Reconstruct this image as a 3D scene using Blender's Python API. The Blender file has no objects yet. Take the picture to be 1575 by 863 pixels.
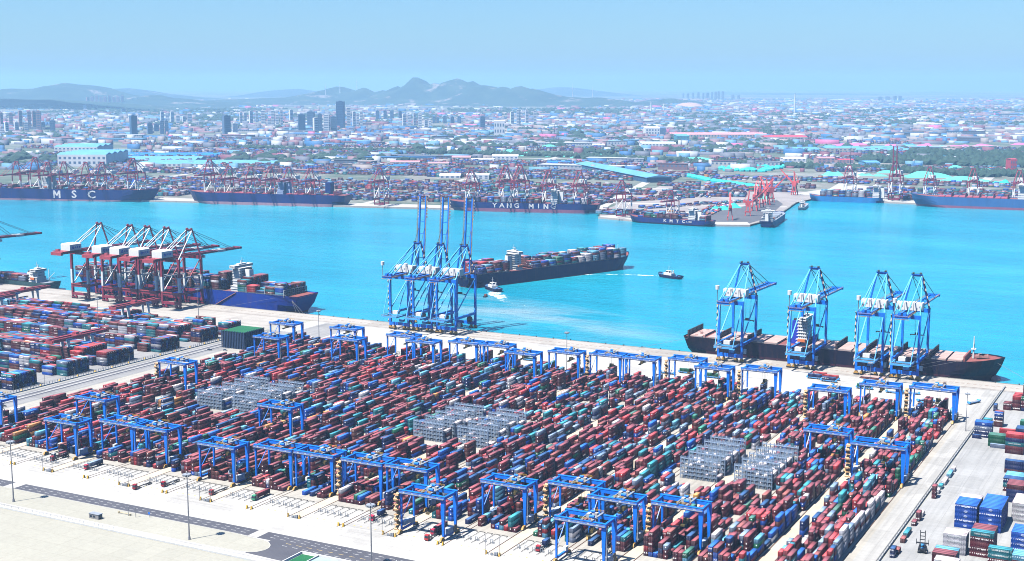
import bpy, bmesh, math, random
import numpy as np
from mathutils import Vector, Matrix
R = math.radians
SC = bpy.context.scene
C = SC.collection
# ---------------------------------------------------------------- camera
cam_d = bpy.data.cameras.new('camera'); cam = bpy.data.objects.new('camera', cam_d); C.objects.link(cam)
cam.location = (0, 0, 258)
cam.rotation_euler = (R(90 - 8.454), 0, R(27.996))
cam_d.sensor_width = 36; cam_d.lens = 36 * 2042 / 1575
cam_d.clip_start = 5; cam_d.clip_end = 200000
SC.camera = cam
# ---------------------------------------------------------------- sky, sun, exposure
SUN_EL, SUN_DIR = 64.0, (0.49, 0.87)                 # shadows run along SUN_DIR
w = bpy.data.worlds.new('World'); SC.world = w; w.use_nodes = True
nt = w.node_tree; nt.nodes.clear()
sky = nt.nodes.new('ShaderNodeTexSky'); sky.sky_type = 'NISHITA'; sky.sun_disc = False
az = math.atan2(-SUN_DIR[0], -SUN_DIR[1])            # compass bearing of the sun from +Y
sky.sun_elevation = R(SUN_EL); sky.sun_rotation = az
sky.air_density = 1.0; sky.dust_density = 0.6; sky.ozone_density = 3.0; sky.altitude = 0
bg = nt.nodes.new('ShaderNodeBackground'); bg.inputs['Strength'].default_value = 0.060
wo = nt.nodes.new('ShaderNodeOutputWorld')
tint = nt.nodes.new('ShaderNodeMix'); tint.data_type = 'RGBA'; tint.blend_type = 'MULTIPLY'; tint.inputs[0].default_value = 1; tint.inputs[7].default_value = (.68, 1.0, 1.36, 1)
nt.links.new(sky.outputs[0], tint.inputs[6]); nt.links.new(tint.outputs[2], bg.inputs[0]); nt.links.new(bg.outputs[0], wo.inputs[0])
sd = bpy.data.lights.new('sun', 'SUN'); sd.energy = 5.0; sd.angle = R(0.5); sd.color = (1.0, 0.955, 0.89)
sun = bpy.data.objects.new('sun', sd); C.objects.link(sun)
dv = Vector((SUN_DIR[0] * math.cos(R(SUN_EL)), SUN_DIR[1] * math.cos(R(SUN_EL)), -math.sin(R(SUN_EL))))
sun.rotation_euler = dv.to_track_quat('-Z', 'Y').to_euler(); sun.location = (-300, -300, 900)
SC.view_settings.view_transform = 'Standard'; SC.view_settings.look = 'None'
SC.view_settings.exposure = 0.95; SC.view_settings.gamma = 1.0
try:
    SC.cycles.max_bounces = 5; SC.cycles.diffuse_bounces = 0; SC.cycles.glossy_bounces = 2
    SC.cycles.transmission_bounces = 2; SC.cycles.volume_bounces = 2; SC.cycles.transparent_max_bounces = 6
    SC.cycles.use_denoising = True; SC.cycles.denoising_prefilter = 'ACCURATE'; SC.cycles.filter_width = 1.0
    SC.cycles.caustics_reflective = False; SC.cycles.caustics_refractive = False
except Exception: pass
HAZE_DENSITY = 0.00005
HAZE_COLOR = (0.42, 0.70, 1.0, 1)
rng = random.Random(11)
nr = np.random.default_rng(5)

# ---------------------------------------------------------------- helpers
class MB:
    def __init__(s): s.v = []; s.f = []
    def hexa(s, p):                                   # 8 corners: bottom ring, top ring
        n = len(s.v); s.v += [tuple(q) for q in p]
        s.f += [(n, n+3, n+2, n+1), (n+4, n+5, n+6, n+7), (n, n+1, n+5, n+4), (n+1, n+2, n+6, n+5), (n+2, n+3, n+7, n+6), (n+3, n, n+4, n+7)]
        return s
    def bx(s, x0, x1, y0, y1, z0, z1):
        return s.hexa([(x0,y0,z0),(x1,y0,z0),(x1,y1,z0),(x0,y1,z0),(x0,y0,z1),(x1,y0,z1),(x1,y1,z1),(x0,y1,z1)])
    def beam(s, p, q, w, h=None, w2=None, h2=None):   # rectangular bar from p to q, may taper
        h = h or w; w2 = w2 or w; h2 = h2 or h
        p = Vector(p); q = Vector(q); d = (q-p).normalized()
        u = Vector((0,0,1)) if abs(d.z) < .95 else Vector((0,1,0))
        a = d.cross(u).normalized(); b = a.cross(d).normalized()
        c = []
        for (o, ww, hh) in ((p, w, h), (q, w2, h2)):
            c += [o - a*ww/2 - b*hh/2, o + a*ww/2 - b*hh/2, o + a*ww/2 + b*hh/2, o - a*ww/2 + b*hh/2]
        return s.hexa(c)
    def cyl(s, p, q, r, n=8, r2=None):
        r2 = r if r2 is None else r2
        p = Vector(p); q = Vector(q); d = (q-p).normalized()
        u = Vector((0,0,1)) if abs(d.z) < .95 else Vector((0,1,0))
        a = d.cross(u).normalized(); b = a.cross(d).normalized(); k = len(s.v)
        for (o, rr) in ((p, r), (q, r2)):
            for i in range(n):
                t = 2*math.pi*i/n; s.v.append(tuple(o + a*rr*math.cos(t) + b*rr*math.sin(t)))
        for i in range(n):
            j = (i+1) % n; s.f.append((k+i, k+j, k+n+j, k+n+i))
        s.f.append(tuple(k+i for i in range(n-1,-1,-1))); s.f.append(tuple(k+n+i for i in range(n)))
        return s
    def prism(s, poly, z0, z1):
        k = len(s.v); n = len(poly)
        s.v += [(x, y, z0) for x, y in poly] + [(x, y, z1) for x, y in poly]
        for i in range(n):
            j = (i+1) % n; s.f.append((k+i, k+j, k+n+j, k+n+i))
        s.f.append(tuple(k+n+i for i in range(n))); s.f.append(tuple(k+i for i in range(n-1,-1,-1)))
        return s
    def sphere(s, c, r, nu=8, nv=5, sz=1.0):
        k = len(s.v)
        for j in range(nv+1):
            t = math.pi*j/nv
            for i in range(nu):
                u = 2*math.pi*i/nu; s.v.append((c[0]+r*math.sin(t)*math.cos(u), c[1]+r*math.sin(t)*math.sin(u), c[2]+r*sz*math.cos(t)))
        for j in range(nv):
            for i in range(nu):
                a = k+j*nu+i; b = k+j*nu+(i+1) % nu; s.f.append((a, a+nu, b+nu, b))
        return s
    def rail(s, x0, x1, y, z, n, r=.06, h=1.1, axis=0):   # handrail: top bar, posts
        P = (lambda t, zz: (t, y, zz)) if axis == 0 else (lambda t, zz: (y, t, zz))
        s.beam(P(x0, z+h), P(x1, z+h), r*2); s.beam(P(x0, z+h*.5), P(x1, z+h*.5), r*1.4)
        for i in range(n+1):
            t = x0+(x1-x0)*i/n; s.beam(P(t, z), P(t, z+h), r*1.6)
        return s
    def mesh(s, name, mat):
        me = bpy.data.meshes.new(name); me.from_pydata(s.v, [], s.f); me.materials.append(mat); me.update(); return me
    def build(s, name, mat, parent=None, smooth=False):
        me = s.mesh(name, mat)
        if smooth: me.polygons.foreach_set('use_smooth', [True]*len(me.polygons))
        return put(name, me, parent)
def put(name, me, parent=None, loc=None):
    o = bpy.data.objects.new(name, me); C.objects.link(o)
    if parent: o.parent = parent
    if loc: o.location = loc
    return o
def tag(o, label=None, cat=None, group=None, kind=None):
    if label: o['label'] = label
    if cat: o['category'] = cat
    if group: o['group'] = group
    if kind: o['kind'] = kind
    return o
def thing(name, label, cat, loc=(0,0,0), rz=0, group=None):
    o = bpy.data.objects.new(name, None); C.objects.link(o); o.location = loc; o.rotation_euler = (0, 0, rz)
    o.empty_display_size = .5
    return tag(o, label, cat, group)
KIDS = {}
def copy_tree(o, parent=None):
    c = o.copy(); C.objects.link(c)
    if parent: c.parent = parent
    for ch in KIDS.setdefault(o.name, list(o.children)): copy_tree(ch, c)
    return c
def struct(name, mb, mat): return tag(mb.build(name, mat), kind='structure')
_ones = ['first','second','third','fourth','fifth','sixth','seventh','eighth','ninth']
ORD = _ones + ['tenth','eleventh','twelfth','thirteenth','fourteenth','fifteenth','sixteenth','seventeenth','eighteenth','nineteenth']
for _t, _o in (('twenty','twentieth'),('thirty','thirtieth'),('forty','fortieth'),('fifty','fiftieth'),('sixty','sixtieth'),('seventy','seventieth')): ORD += [_o] + [_t+'-'+w_ for w_ in _ones]

# ---------------------------------------------------------------- materials
def newmat(name):
    m = bpy.data.materials.new(name); m.use_nodes = True
    return m, m.node_tree, m.node_tree.nodes['Principled BSDF']
def N(nt, t, **k):
    n = nt.nodes.new(t)
    for a, b in k.items(): setattr(n, a, b)
    return n
def noise(nt, scale, detail=4, vec=None, rough=.6):
    n = N(nt, 'ShaderNodeTexNoise'); n.inputs['Scale'].default_value = scale; n.inputs['Detail'].default_value = detail
    n.inputs['Roughness'].default_value = rough
    if vec: nt.links.new(vec, n.inputs['Vector'])
    return n.outputs['Fac']
def ramp(nt, fac, stops):
    r = N(nt, 'ShaderNodeValToRGB'); nt.links.new(fac, r.inputs[0]); e = r.color_ramp.elements
    while len(e) < len(stops): e.new(.5)
    for i, (p, c) in enumerate(stops):
        e[i].position = p; e[i].color = (c[0], c[1], c[2], 1) if not isinstance(c, (int, float)) else (c, c, c, 1)
    return r.outputs[0]
def mixc(nt, fac, a, b, mode='MIX'):
    m = N(nt, 'ShaderNodeMix', data_type='RGBA', blend_type=mode)
    for i, x in ((0, fac), (6, a), (7, b)):
        if hasattr(x, 'is_linked'): nt.links.new(x, m.inputs[i])
        elif i == 0: m.inputs[0].default_value = x
        else: m.inputs[i].default_value = (x[0], x[1], x[2], 1)
    return m.outputs[2]
def mth(nt, op, a, b=None, c=None):
    m = N(nt, 'ShaderNodeMath', operation=op)
    for i, x in enumerate((a, b, c)):
        if x is None: continue
        if hasattr(x, 'is_linked'): nt.links.new(x, m.inputs[i])
        else: m.inputs[i].default_value = x
    return m.outputs[0]
def coords(nt, scale=(1,1,1), kind='Object', rot=(0,0,0)):
    t = N(nt, 'ShaderNodeTexCoord'); m = N(nt, 'ShaderNodeMapping'); m.inputs['Scale'].default_value = scale
    m.inputs['Rotation'].default_value = rot
    nt.links.new(t.outputs[kind], m.inputs[0]); return m.outputs[0]
MC = {}
def paint(col, rough=.45, metal=0.0, wear=.3, scale=.5, name=None, spec=.5):
    key = (tuple(col), rough, metal, wear, scale, spec)
    if key in MC: return MC[key]
    m, nt, b = newmat(name or 'paint')
    v = coords(nt, (1, 1, .35))
    n1 = noise(nt, scale, 5, v)
    dark = tuple(c*(1-wear) for c in col); grime = tuple(c*(1-wear)*.8+.02 for c in col)
    c1 = ramp(nt, n1, [(.3, dark), (.55, col), (.8, tuple(min(1, c*1.12+.01) for c in col))])
    n2 = noise(nt, scale*6, 3, v)
    f = ramp(nt, n2, [(.58, 0), (.75, .5)])
    nt.links.new(mixc(nt, f, c1, grime), b.inputs['Base Color'])
    b.inputs['Roughness'].default_value = rough; b.inputs['Metallic'].default_value = metal; b.inputs['Specular IOR Level'].default_value = spec
    MC[key] = m; return m
BLUE = paint((.004, .19, .82), .38, 0, .22, .25, 'crane_blue_paint')
BLUEL = paint((.09, .42, .85), .4, 0, .15, .25, 'light_blue_paint')
WHITE = paint((.78, .78, .76), .45, 0, .12, .3, 'white_paint')
GREYM = paint((.33, .36, .40), .5, .2, .25, .5, 'galvanised_steel')
DARK = paint((.035, .035, .04), .5, 0, .3, .5, 'dark_steel')
OCHRE = paint((.55, .30, .06), .55, 0, .3, .5, 'ochre_paint')
TAN = paint((.36, .25, .17), .6, 0, .3, .6, 'tan_stair_steel')
MAROON = paint((.27, .028, .06), .45, 0, .25, .3, 'maroon_paint')
MAROONL = paint((.42, .07, .09), .45, 0, .25, .3, 'faded_maroon_paint')
OLIVE = paint((.10, .075, .02), .6, 0, .4, .6, 'spreader_steel')
RACK = paint((.32, .42, .56), .5, .1, .2, .3, 'rack_steel')
REDP = paint((.55, .04, .03), .45, 0, .2, .5, 'red_paint')
REDC = paint((.72, .10, .10), .45, 0, .2, .3, 'orange_red_crane_paint')
GLASS = paint((.02, .04, .07), .1, .3, .1, .5, 'window_glass')
YELLOW = paint((.70, .42, .03), .5, 0, .2, .5, 'yellow_paint')
GREENR = paint((.008, .12, .035), .6, 0, .2, .1, 'green_netting')
POLE = paint((.30, .30, .32), .45, .3, .15, .5, 'pole_steel')
CABLE = paint((.012, .012, .015), .6, 0, .1, .5, 'black_cable')

def hull_paint(col, name):
    m, nt, b = newmat(name)
    st = ramp(nt, noise(nt, 1, 5, coords(nt, (.35, .35, .035)), .7), [(.50, 0), (.68, .55)])
    big = ramp(nt, noise(nt, .03, 4, coords(nt)), [(.3, .8), (.7, 1.15)])
    c = mixc(nt, 1, col, big, 'MULTIPLY'); c = mixc(nt, st, c, tuple(x*.6+y for x, y in zip(col, (.055, .022, .016))))
    br = N(nt, 'ShaderNodeTexBrick'); sx = N(nt, 'ShaderNodeSeparateXYZ'); nt.links.new(coords(nt), sx.inputs[0]); cb = N(nt, 'ShaderNodeCombineXYZ')
    nt.links.new(sx.outputs[0], cb.inputs[0]); nt.links.new(sx.outputs[2], cb.inputs[1]); nt.links.new(cb.outputs[0], br.inputs['Vector'])
    for k_, v_ in (('Scale', 1), ('Brick Width', 11), ('Row Height', 2.8), ('Mortar Size', .07)): br.inputs[k_].default_value = v_
    br.inputs['Color1'].default_value = (1,1,1,1); br.inputs['Color2'].default_value = (.9,.9,.92,1); br.inputs['Mortar'].default_value = (.75,.75,.78,1)
    nt.links.new(mixc(nt, 1, c, br.outputs['Color'], 'MULTIPLY'), b.inputs['Base Color']); b.inputs['Roughness'].default_value = .5; b.inputs['Specular IOR Level'].default_value = .2
    return m
def container_material(name, single):
    m, nt, b = newmat(name)
    if single:
        oi = N(nt, 'ShaderNodeObjectInfo'); col = oi.outputs['Color']; rnd = oi.outputs['Random']
    else:
        a = N(nt, 'ShaderNodeAttribute', attribute_name='col'); col = a.outputs['Color']
        a2 = N(nt, 'ShaderNodeAttribute', attribute_name='rnd'); rnd = a2.outputs['Fac']
    k = N(nt, 'ShaderNodeAttribute', attribute_name='side').outputs['Fac']     # 0 roof, 1 end, 2 long side
    uv = N(nt, 'ShaderNodeUVMap', uv_map='UVMap'); sx = N(nt, 'ShaderNodeSeparateXYZ'); nt.links.new(uv.outputs[0], sx.inputs[0])
    u, v = sx.outputs[0], sx.outputs[1]
    au = mth(nt, 'ABSOLUTE', u)
    p = coords(nt)
    dirt = ramp(nt, noise(nt, .35, 4, p), [(.35, .72), (.6, 1.0), (.8, 1.1)])
    c = mixc(nt, 1.0, col, dirt, 'MULTIPLY')
    # corrugation: groove shade painted as darker bands along sides and ends
    rib = mth(nt, 'SINE', mth(nt, 'MULTIPLY', u, 2*math.pi/1.1))
    ribf = mth(nt, 'MULTIPLY_ADD', mth(nt, 'MULTIPLY', rib, mth(nt, 'GREATER_THAN', k, .5)), .06, .96)
    c = mixc(nt, 1.0, c, N2(nt, ribf), 'MULTIPLY')
    # roof: sun-faded paint, also lightened and tinted so tops read as sunlit
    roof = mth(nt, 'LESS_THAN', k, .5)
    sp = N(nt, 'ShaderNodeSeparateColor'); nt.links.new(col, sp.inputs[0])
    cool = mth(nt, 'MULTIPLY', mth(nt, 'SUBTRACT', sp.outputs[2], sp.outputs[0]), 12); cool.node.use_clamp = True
    sun_lift = mixc(nt, cool, (.175, .075, .085), (.035, .095, .15))
    lit_roof = mixc(nt, 1.0, mixc(nt, 1.0, c, (1.35, 1.3, 1.3), 'MULTIPLY'), sun_lift, 'ADD')
    sides = mixc(nt, 1.0, c, (.42, .42, .48), 'MULTIPLY')  # side and end paint darkened to stand in for shade on upright faces
    c = mixc(nt, roof, sides, lit_roof)
    # pale print on the long sides: broken strokes, only on some boxes
    pn = N(nt, 'ShaderNodeTexNoise'); pn.noise_dimensions = '2D'; pn.inputs['Scale'].default_value = 2.2; pn.inputs['Detail'].default_value = 1
    cb = N(nt, 'ShaderNodeCombineXYZ'); nt.links.new(mth(nt, 'ADD', u, mth(nt, 'MULTIPLY', rnd, 90)), cb.inputs[0]); nt.links.new(mth(nt, 'MULTIPLY', v, .5), cb.inputs[1])
    nt.links.new(cb.outputs[0], pn.inputs['Vector'])
    stroke = mth(nt, 'GREATER_THAN', pn.outputs['Fac'], .5)
    band = mth(nt, 'MULTIPLY', mth(nt, 'LESS_THAN', au, mth(nt, 'MULTIPLY_ADD', rnd, 2.2, 1.2)), mth(nt, 'LESS_THAN', mth(nt, 'ABSOLUTE', mth(nt, 'SUBTRACT', v, 1.5)), .36))
    lg = mth(nt, 'MULTIPLY', mth(nt, 'MULTIPLY', stroke, band), mth(nt, 'MULTIPLY', mth(nt, 'GREATER_THAN', k, 1.5), mth(nt, 'GREATER_THAN', mth(nt, 'FRACT', mth(nt, 'MULTIPLY', rnd, 37)), .72)))
    # small plate on door ends
    pl = mth(nt, 'MULTIPLY', mth(nt, 'LESS_THAN', mth(nt, 'ABSOLUTE', mth(nt, 'SUBTRACT', u, .35)), .32), mth(nt, 'LESS_THAN', mth(nt, 'ABSOLUTE', mth(nt, 'SUBTRACT', v, 1.7)), .3))
    pl = mth(nt, 'MULTIPLY', pl, mth(nt, 'MULTIPLY', mth(nt, 'LESS_THAN', mth(nt, 'ABSOLUTE', mth(nt, 'SUBTRACT', k, 1)), .5), mth(nt, 'GREATER_THAN', mth(nt, 'FRACT', mth(nt, 'MULTIPLY', rnd, 53)), .6)))
    c = mixc(nt, mth(nt, 'MULTIPLY', mth(nt, 'MAXIMUM', lg, pl), .75), c, (.75, .75, .74))
    nt.links.new(c, b.inputs['Base Color']); b.inputs['Roughness'].default_value = .6; b.inputs['Specular IOR Level'].default_value = .25
    return m
def N2(nt, val):
    c = N(nt, 'ShaderNodeCombineColor')
    for i in range(3): nt.links.new(val, c.inputs[i])
    return c.outputs[0]
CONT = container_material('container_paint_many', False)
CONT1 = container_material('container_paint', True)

def boxes_mesh(name, arr, cols, mat, rnds=None):
    """one mesh of upright boxes; arr rows x0,y0,z0,x1,y1,z1"""
    A = np.asarray(arr, dtype=np.float64); n = len(A)
    x0, y0, z0, x1, y1, z1 = A.T
    V = np.stack([np.stack(c, 1) for c in ((x0,y0,z0),(x1,y0,z0),(x1,y1,z0),(x0,y1,z0),(x0,y0,z1),(x1,y0,z1),(x1,y1,z1),(x0,y1,z1))], 1).reshape(-1, 3)
    fq = np.array([[4,5,6,7],[0,1,5,4],[1,2,6,5],[2,3,7,6],[3,0,4,7]])
    F = (fq[None] + (np.arange(n)*8)[:, None, None]).reshape(-1)
    me = bpy.data.meshes.new(name); nf = n*5
    me.vertices.add(n*8); me.vertices.foreach_set('co', V.reshape(-1))
    me.loops.add(nf*4); me.loops.foreach_set('vertex_index', F)
    me.polygons.add(nf); me.polygons.foreach_set('loop_start', np.arange(nf)*4)
    me.update(calc_edges=True)
    lx, ly, h = x1-x0, y1-y0, z1-z0
    uv = np.zeros((n, 5, 4, 2))
    for f, L in ((1, lx), (2, ly), (3, lx), (4, ly)):
        uv[:, f, 0, 0] = -L/2; uv[:, f, 1, 0] = L/2; uv[:, f, 2, 0] = L/2; uv[:, f, 3, 0] = -L/2
        uv[:, f, 2, 1] = h; uv[:, f, 3, 1] = h
    longy = ly > lx
    a = np.where(longy, ly, lx)/2
    sx = np.array([-1,1,1,-1]); sy = np.array([-1,-1,1,1])
    uv[:, 0, :, 0] = np.where(longy[:, None], sy[None]*a[:, None], sx[None]*a[:, None])
    uv[:, 0, :, 1] = np.where(longy[:, None], sx[None]*1.2, sy[None]*1.2)
    l = me.uv_layers.new(name='UVMap'); l.data.foreach_set('uv', uv.reshape(-1))
    side = np.zeros((n, 5)); side[:, [1, 3]] = np.where(longy, 1, 2)[:, None]; side[:, [2, 4]] = np.where(longy, 2, 1)[:, None]
    at = me.attributes.new('side', 'FLOAT', 'FACE'); at.data.foreach_set('value', side.reshape(-1).astype(np.float32))
    if cols is not None:
        cc = np.ones((n, 5, 4)); cc[:, :, :3] = np.asarray(cols)[:, None, :3]
        at = me.attributes.new('col', 'FLOAT_COLOR', 'FACE'); at.data.foreach_set('color', cc.reshape(-1).astype(np.float32))
        rr = nr.random(n) if rnds is None else rnds
        at = me.attributes.new('rnd', 'FLOAT', 'FACE'); at.data.foreach_set('value', np.repeat(rr, 5).astype(np.float32))
    me.materials.append(mat); return me
# ================================================================ SETTING
QY = 1196.0                                            # quay edge (near shore)
def m_concrete(name, base, warm=(1,.98,.93), contrast=.12, tracks=0, scale=.02):
    m, nt, b = newmat(name); v = coords(nt)
    c0 = tuple(base*w_ for w_ in warm)
    big = noise(nt, scale, 6, v)
    c = ramp(nt, big, [(.3, tuple(x*(1-contrast) for x in c0)), (.6, c0), (.8, tuple(min(1, x*(1+contrast*.5)) for x in c0))])
    fine = ramp(nt, noise(nt, .35, 5, v), [(.3, .9), (.6, 1.0)])
    c = mixc(nt, 1, c, fine, 'MULTIPLY')
    # slab joints every 12 m
    br = N(nt, 'ShaderNodeTexBrick'); nt.links.new(v, br.inputs['Vector']); br.offset = 0
    for k_, val in (('Scale', 1), ('Brick Width', 12), ('Row Height', 12), ('Mortar Size', .12)): br.inputs[k_].default_value = val
    br.inputs['Color1'].default_value = (1,1,1,1); br.inputs['Color2'].default_value = (.95,.95,.95,1); br.inputs['Mortar'].default_value = (.8,.79,.77,1)
    c = mixc(nt, 1, c, br.outputs['Color'], 'MULTIPLY')
    if tracks:                                         # tyre wear, stretched along the traffic
        vt = coords(nt, (.008, .3, 1) if tracks == 1 else (.3, .008, 1))
        t = ramp(nt, noise(nt, 1, 4, vt), [(.42, 1.0), (.56, .90), (.72, .74)])
        c = mixc(nt, 1, c, t, 'MULTIPLY')
    vo = N(nt, 'ShaderNodeTexVoronoi'); vo.inputs['Scale'].default_value = .035; vo.distance = 'CHEBYCHEV'; nt.links.new(v, vo.inputs['Vector']); sv = N(nt, 'ShaderNodeSeparateColor'); nt.links.new(vo.outputs['Color'], sv.inputs[0])
    if tracks: c = mixc(nt, 1, c, ramp(nt, sv.outputs[0], [(.0, .88), (.16, .90), (.2, 1.0), (1, 1.02)]), 'MULTIPLY')
    oil = ramp(nt, noise(nt, .09, 7, v, .75), [(.62, 1.0), (.78, .72)])
    c = mixc(nt, 1, c, oil, 'MULTIPLY')
    nt.links.new(c, b.inputs['Base Color']); b.inputs['Roughness'].default_value = .85
    b.inputs['Specular IOR Level'].default_value = .2
    return m
M_APRON = m_concrete('pale_concrete', .49, (1,.97,.91), .10, 1)
M_YARD = m_concrete('yard_concrete', .41, (1,.94,.83), .12, 2)
M_QUAY = m_concrete('quay_concrete', .42, (1,.93,.84), .13, 1)
M_SAND = m_concrete('dusty_lot', .37, (1,.97,.82), .08, 0, .01)
M_GREYLOT = m_concrete('grey_paving', .30, (.99,.98,.97), .15, 2)
M_GREYR = m_concrete('worn_paving', .37, (.98,.98,.96), .16, 2)
M_ROADPALE = m_concrete('pale_road', .40, (1,.98,.93), .08, 2)
def m_asphalt():
    m, nt, b = newmat('asphalt'); v = coords(nt)
    c = ramp(nt, noise(nt, .05, 6, v), [(.3, (.060,.060,.075)), (.7, (.085,.085,.10))])
    nt.links.new(c, b.inputs['Base Color']); b.inputs['Roughness'].default_value = .8; return m
M_ASPH = m_asphalt()
M_MARK = paint((.75,.75,.72), .7, 0, .35, 1.5, 'road_marking')
M_MARKY = paint((.75,.55,.18), .7, 0, .3, 1.5, 'yellow_marking')
M_RAIL = paint((.14,.075,.05), .6, .2, .35, .8, 'rusty_rail')
M_KERB = paint((.5,.49,.45), .8, 0, .2, .5, 'kerb_stone')
# --- water
def m_water():
    m, nt, b = newmat('harbour_water'); v = coords(nt)
    p1 = noise(nt, .0016, 4, coords(nt, (1, 2.2, 1), rot=(0,0,.35)))
    c = ramp(nt, p1, [(.30, (.0, .235, .36)), (.52, (.006, .30, .42)), (.72, (.03, .37, .47))])
    c = mixc(nt, 1, c, ramp(nt, noise(nt, .03, 6, coords(nt, (.25, 1.6, 1), rot=(0,0,-.2)), .7), [(.32, .86), (.55, 1.0), (.75, 1.10)]), 'MULTIPLY')
    # silt plume stirred up by the tugs: a real stain of pale mud in the water
    g = N(nt, 'ShaderNodeTexGradient', gradient_type='SPHERICAL'); mp = N(nt, 'ShaderNodeMapping', vector_type='TEXTURE')
    nt.links.new(N(nt, 'ShaderNodeTexCoord').outputs['Object'], mp.inputs[0]); nt.links.new(mp.outputs[0], g.inputs[0])
    mp.inputs['Location'].default_value = (-690, 1330, WZ); mp.inputs['Rotation'].default_value = (0, 0, R(-20)); mp.inputs['Scale'].default_value = (230, 85, 1)
    st = ramp(nt, noise(nt, .012, 5, coords(nt, (.5, 1.8, 1))), [(.38, 0), (.62, 1)])
    f = mth(nt, 'MULTIPLY', mth(nt, 'MULTIPLY', mth(nt, 'POWER', g.outputs['Fac'], .6), st), .6)
    c = mixc(nt, f, c, (.40, .45, .46))
    nt.links.new(c, b.inputs['Base Color']); b.inputs['Roughness'].default_value = .13; b.inputs['IOR'].default_value = 1.33
    b.inputs['Specular IOR Level'].default_value = .36
    w1 = noise(nt, .075, 5, coords(nt, (1, 2.4, 1), rot=(0,0,-.25)), .65); w2 = noise(nt, .42, 3, coords(nt, (1, 2, 1)))
    calm = ramp(nt, noise(nt, .0045, 3, v), [(.35, .35), (.65, 1)])
    h = mth(nt, 'MULTIPLY', mth(nt, 'ADD', mth(nt, 'MULTIPLY', w1, 2.0), mth(nt, 'MULTIPLY', w2, .35)), calm)
    bp = N(nt, 'ShaderNodeBump'); bp.inputs['Strength'].default_value = .55; bp.inputs['Distance'].default_value = 2.0
    nt.links.new(h, bp.inputs['Height']); nt.links.new(bp.outputs[0], b.inputs['Normal'])
    return m
WZ = -3.5
M_WATER = m_water()
me = bpy.data.meshes.new('water'); me.from_pydata([(-30000,300,WZ),(30000,300,WZ),(30000,6000,WZ),(-30000,6000,WZ)], [], [(0,1,2,3)]); me.materials.append(M_WATER)
tag(put('water', me), kind='structure')
# --- near land, quay, lots
struct('ground', MB().prism([(-30000,-6000),(30000,-6000),(30000,QY-.3),(-30000,QY-.3)], -8, -.02), M_SAND)
def sheet(name, poly, z, mat): 
    me = bpy.data.meshes.new(name); me.from_pydata([(x, y, z) for x, y in poly], [], [tuple(range(len(poly)))]); me.materials.append(mat)
    return tag(put(name, me), kind='structure')
def rect(name, x0, x1, y0, y1, z, mat): return sheet(name, [(x0,y0),(x1,y0),(x1,y1),(x0,y1)], z, mat)
rect('container_yard_pavement', -845, -150, 646, 1062, .010, M_YARD)
rect('transfer_apron', -862, -150, 547.6, 646, .006, M_APRON)
rect('agv_apron', -866, -150, 1062, 1166, .008, M_APRON)
rect('quay_apron', -3000, 1500, 1166, QY-.3, .012, M_QUAY)
rect('old_terminal_apron', -3000, -884, 1090, 1166, .006, M_QUAY)
rect('old_terminal_pavement', -3000, -884, 300, 1090, .004, M_GREYLOT)
rect('east_yard_pavement', -147.9, 1500, 300, 1166, .014, M_GREYR)
rect('truck_lane', -162, -150.2, 560, 1166, .018, M_ROADPALE)
rect('side_road', -878, -846, 560, 1100, .016, M_GREYLOT)
rect('grey_parking', -846, -800, 1010, 1160, .020, M_GREYLOT)
struct('quay_wall', MB().bx(-30000, 30000, QY-.28, QY+.4, -9, .35), paint((.30,.28,.25), .9, 0, .4, .1, 'quay_wall_concrete'))
mb = MB()
for i in range(150): mb.bx(-1500+i*10, -1498.6+i*10, QY+.42, QY+1.2, -3, -.3)
tag(mb.build('quay_fenders', DARK), kind='structure')
# quay crane rails, dashed line along the apron
for y in (1172.6, 1213.0):
    pass
mb = MB()
for y in (1163.5, 1167.2): mb.bx(-1500, 400, y, y+.35, .02, .10)
struct('quay_crane_rail', mb, M_RAIL)
mb = MB()
for i in range(330): mb.bx(-1240+i*5, -1237.4+i*5, 1180, 1180.9, .03, .16)
struct('expansion_joint', mb, paint((.35,.25,.20), .9, 0, .3, .5, 'joint_cover'))
# --- yard blocks: rails in pairs; narrow pairs N(k), wide pairs W(k)
def NX(k): return -442 + 68.2*k
def WX(k): return NX(k) + 34.1
BLOCKS = []                                            # (left rail, right rail)
for k in range(-6, 4):
    if k > -6: BLOCKS.append((NX(k)+1.7, WX(k)-4.2))
    BLOCKS.append((WX(k)+4.2, NX(k+1)-1.7 if k < 3 else -166.5))
for i, (a, b_) in enumerate(BLOCKS):
    for x in (a, b_):
        struct('crane_rail', MB().bx(x-.35, x+.35, 615 if i else 640, 1056, .014, .03).bx(x-.08, x+.08, 615 if i else 640, 1056, .03, .16), M_RAIL)
for k in range(-5, 4):
    rect('rail_bed', WX(k)-3.6, WX(k)+3.6, 618, 1050, .022, paint((.52,.44,.33), .9, 0, .15, .1, 'sandy_strip'))
# old terminal boundary road with kerbs and lines
for i, x in enumerate((-874.5, -871, -866.5, -863, -857)):
    rect('lane_line', x-.25, x+.25, 560, 1090, .024, M_MARK if i % 2 else M_ASPH)
rect('dark_lane', -870.4, -867, 560, 1090, .022, M_ASPH)
rect('dark_lane', -862.4, -859, 560, 1090, .022, M_ASPH)
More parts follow.
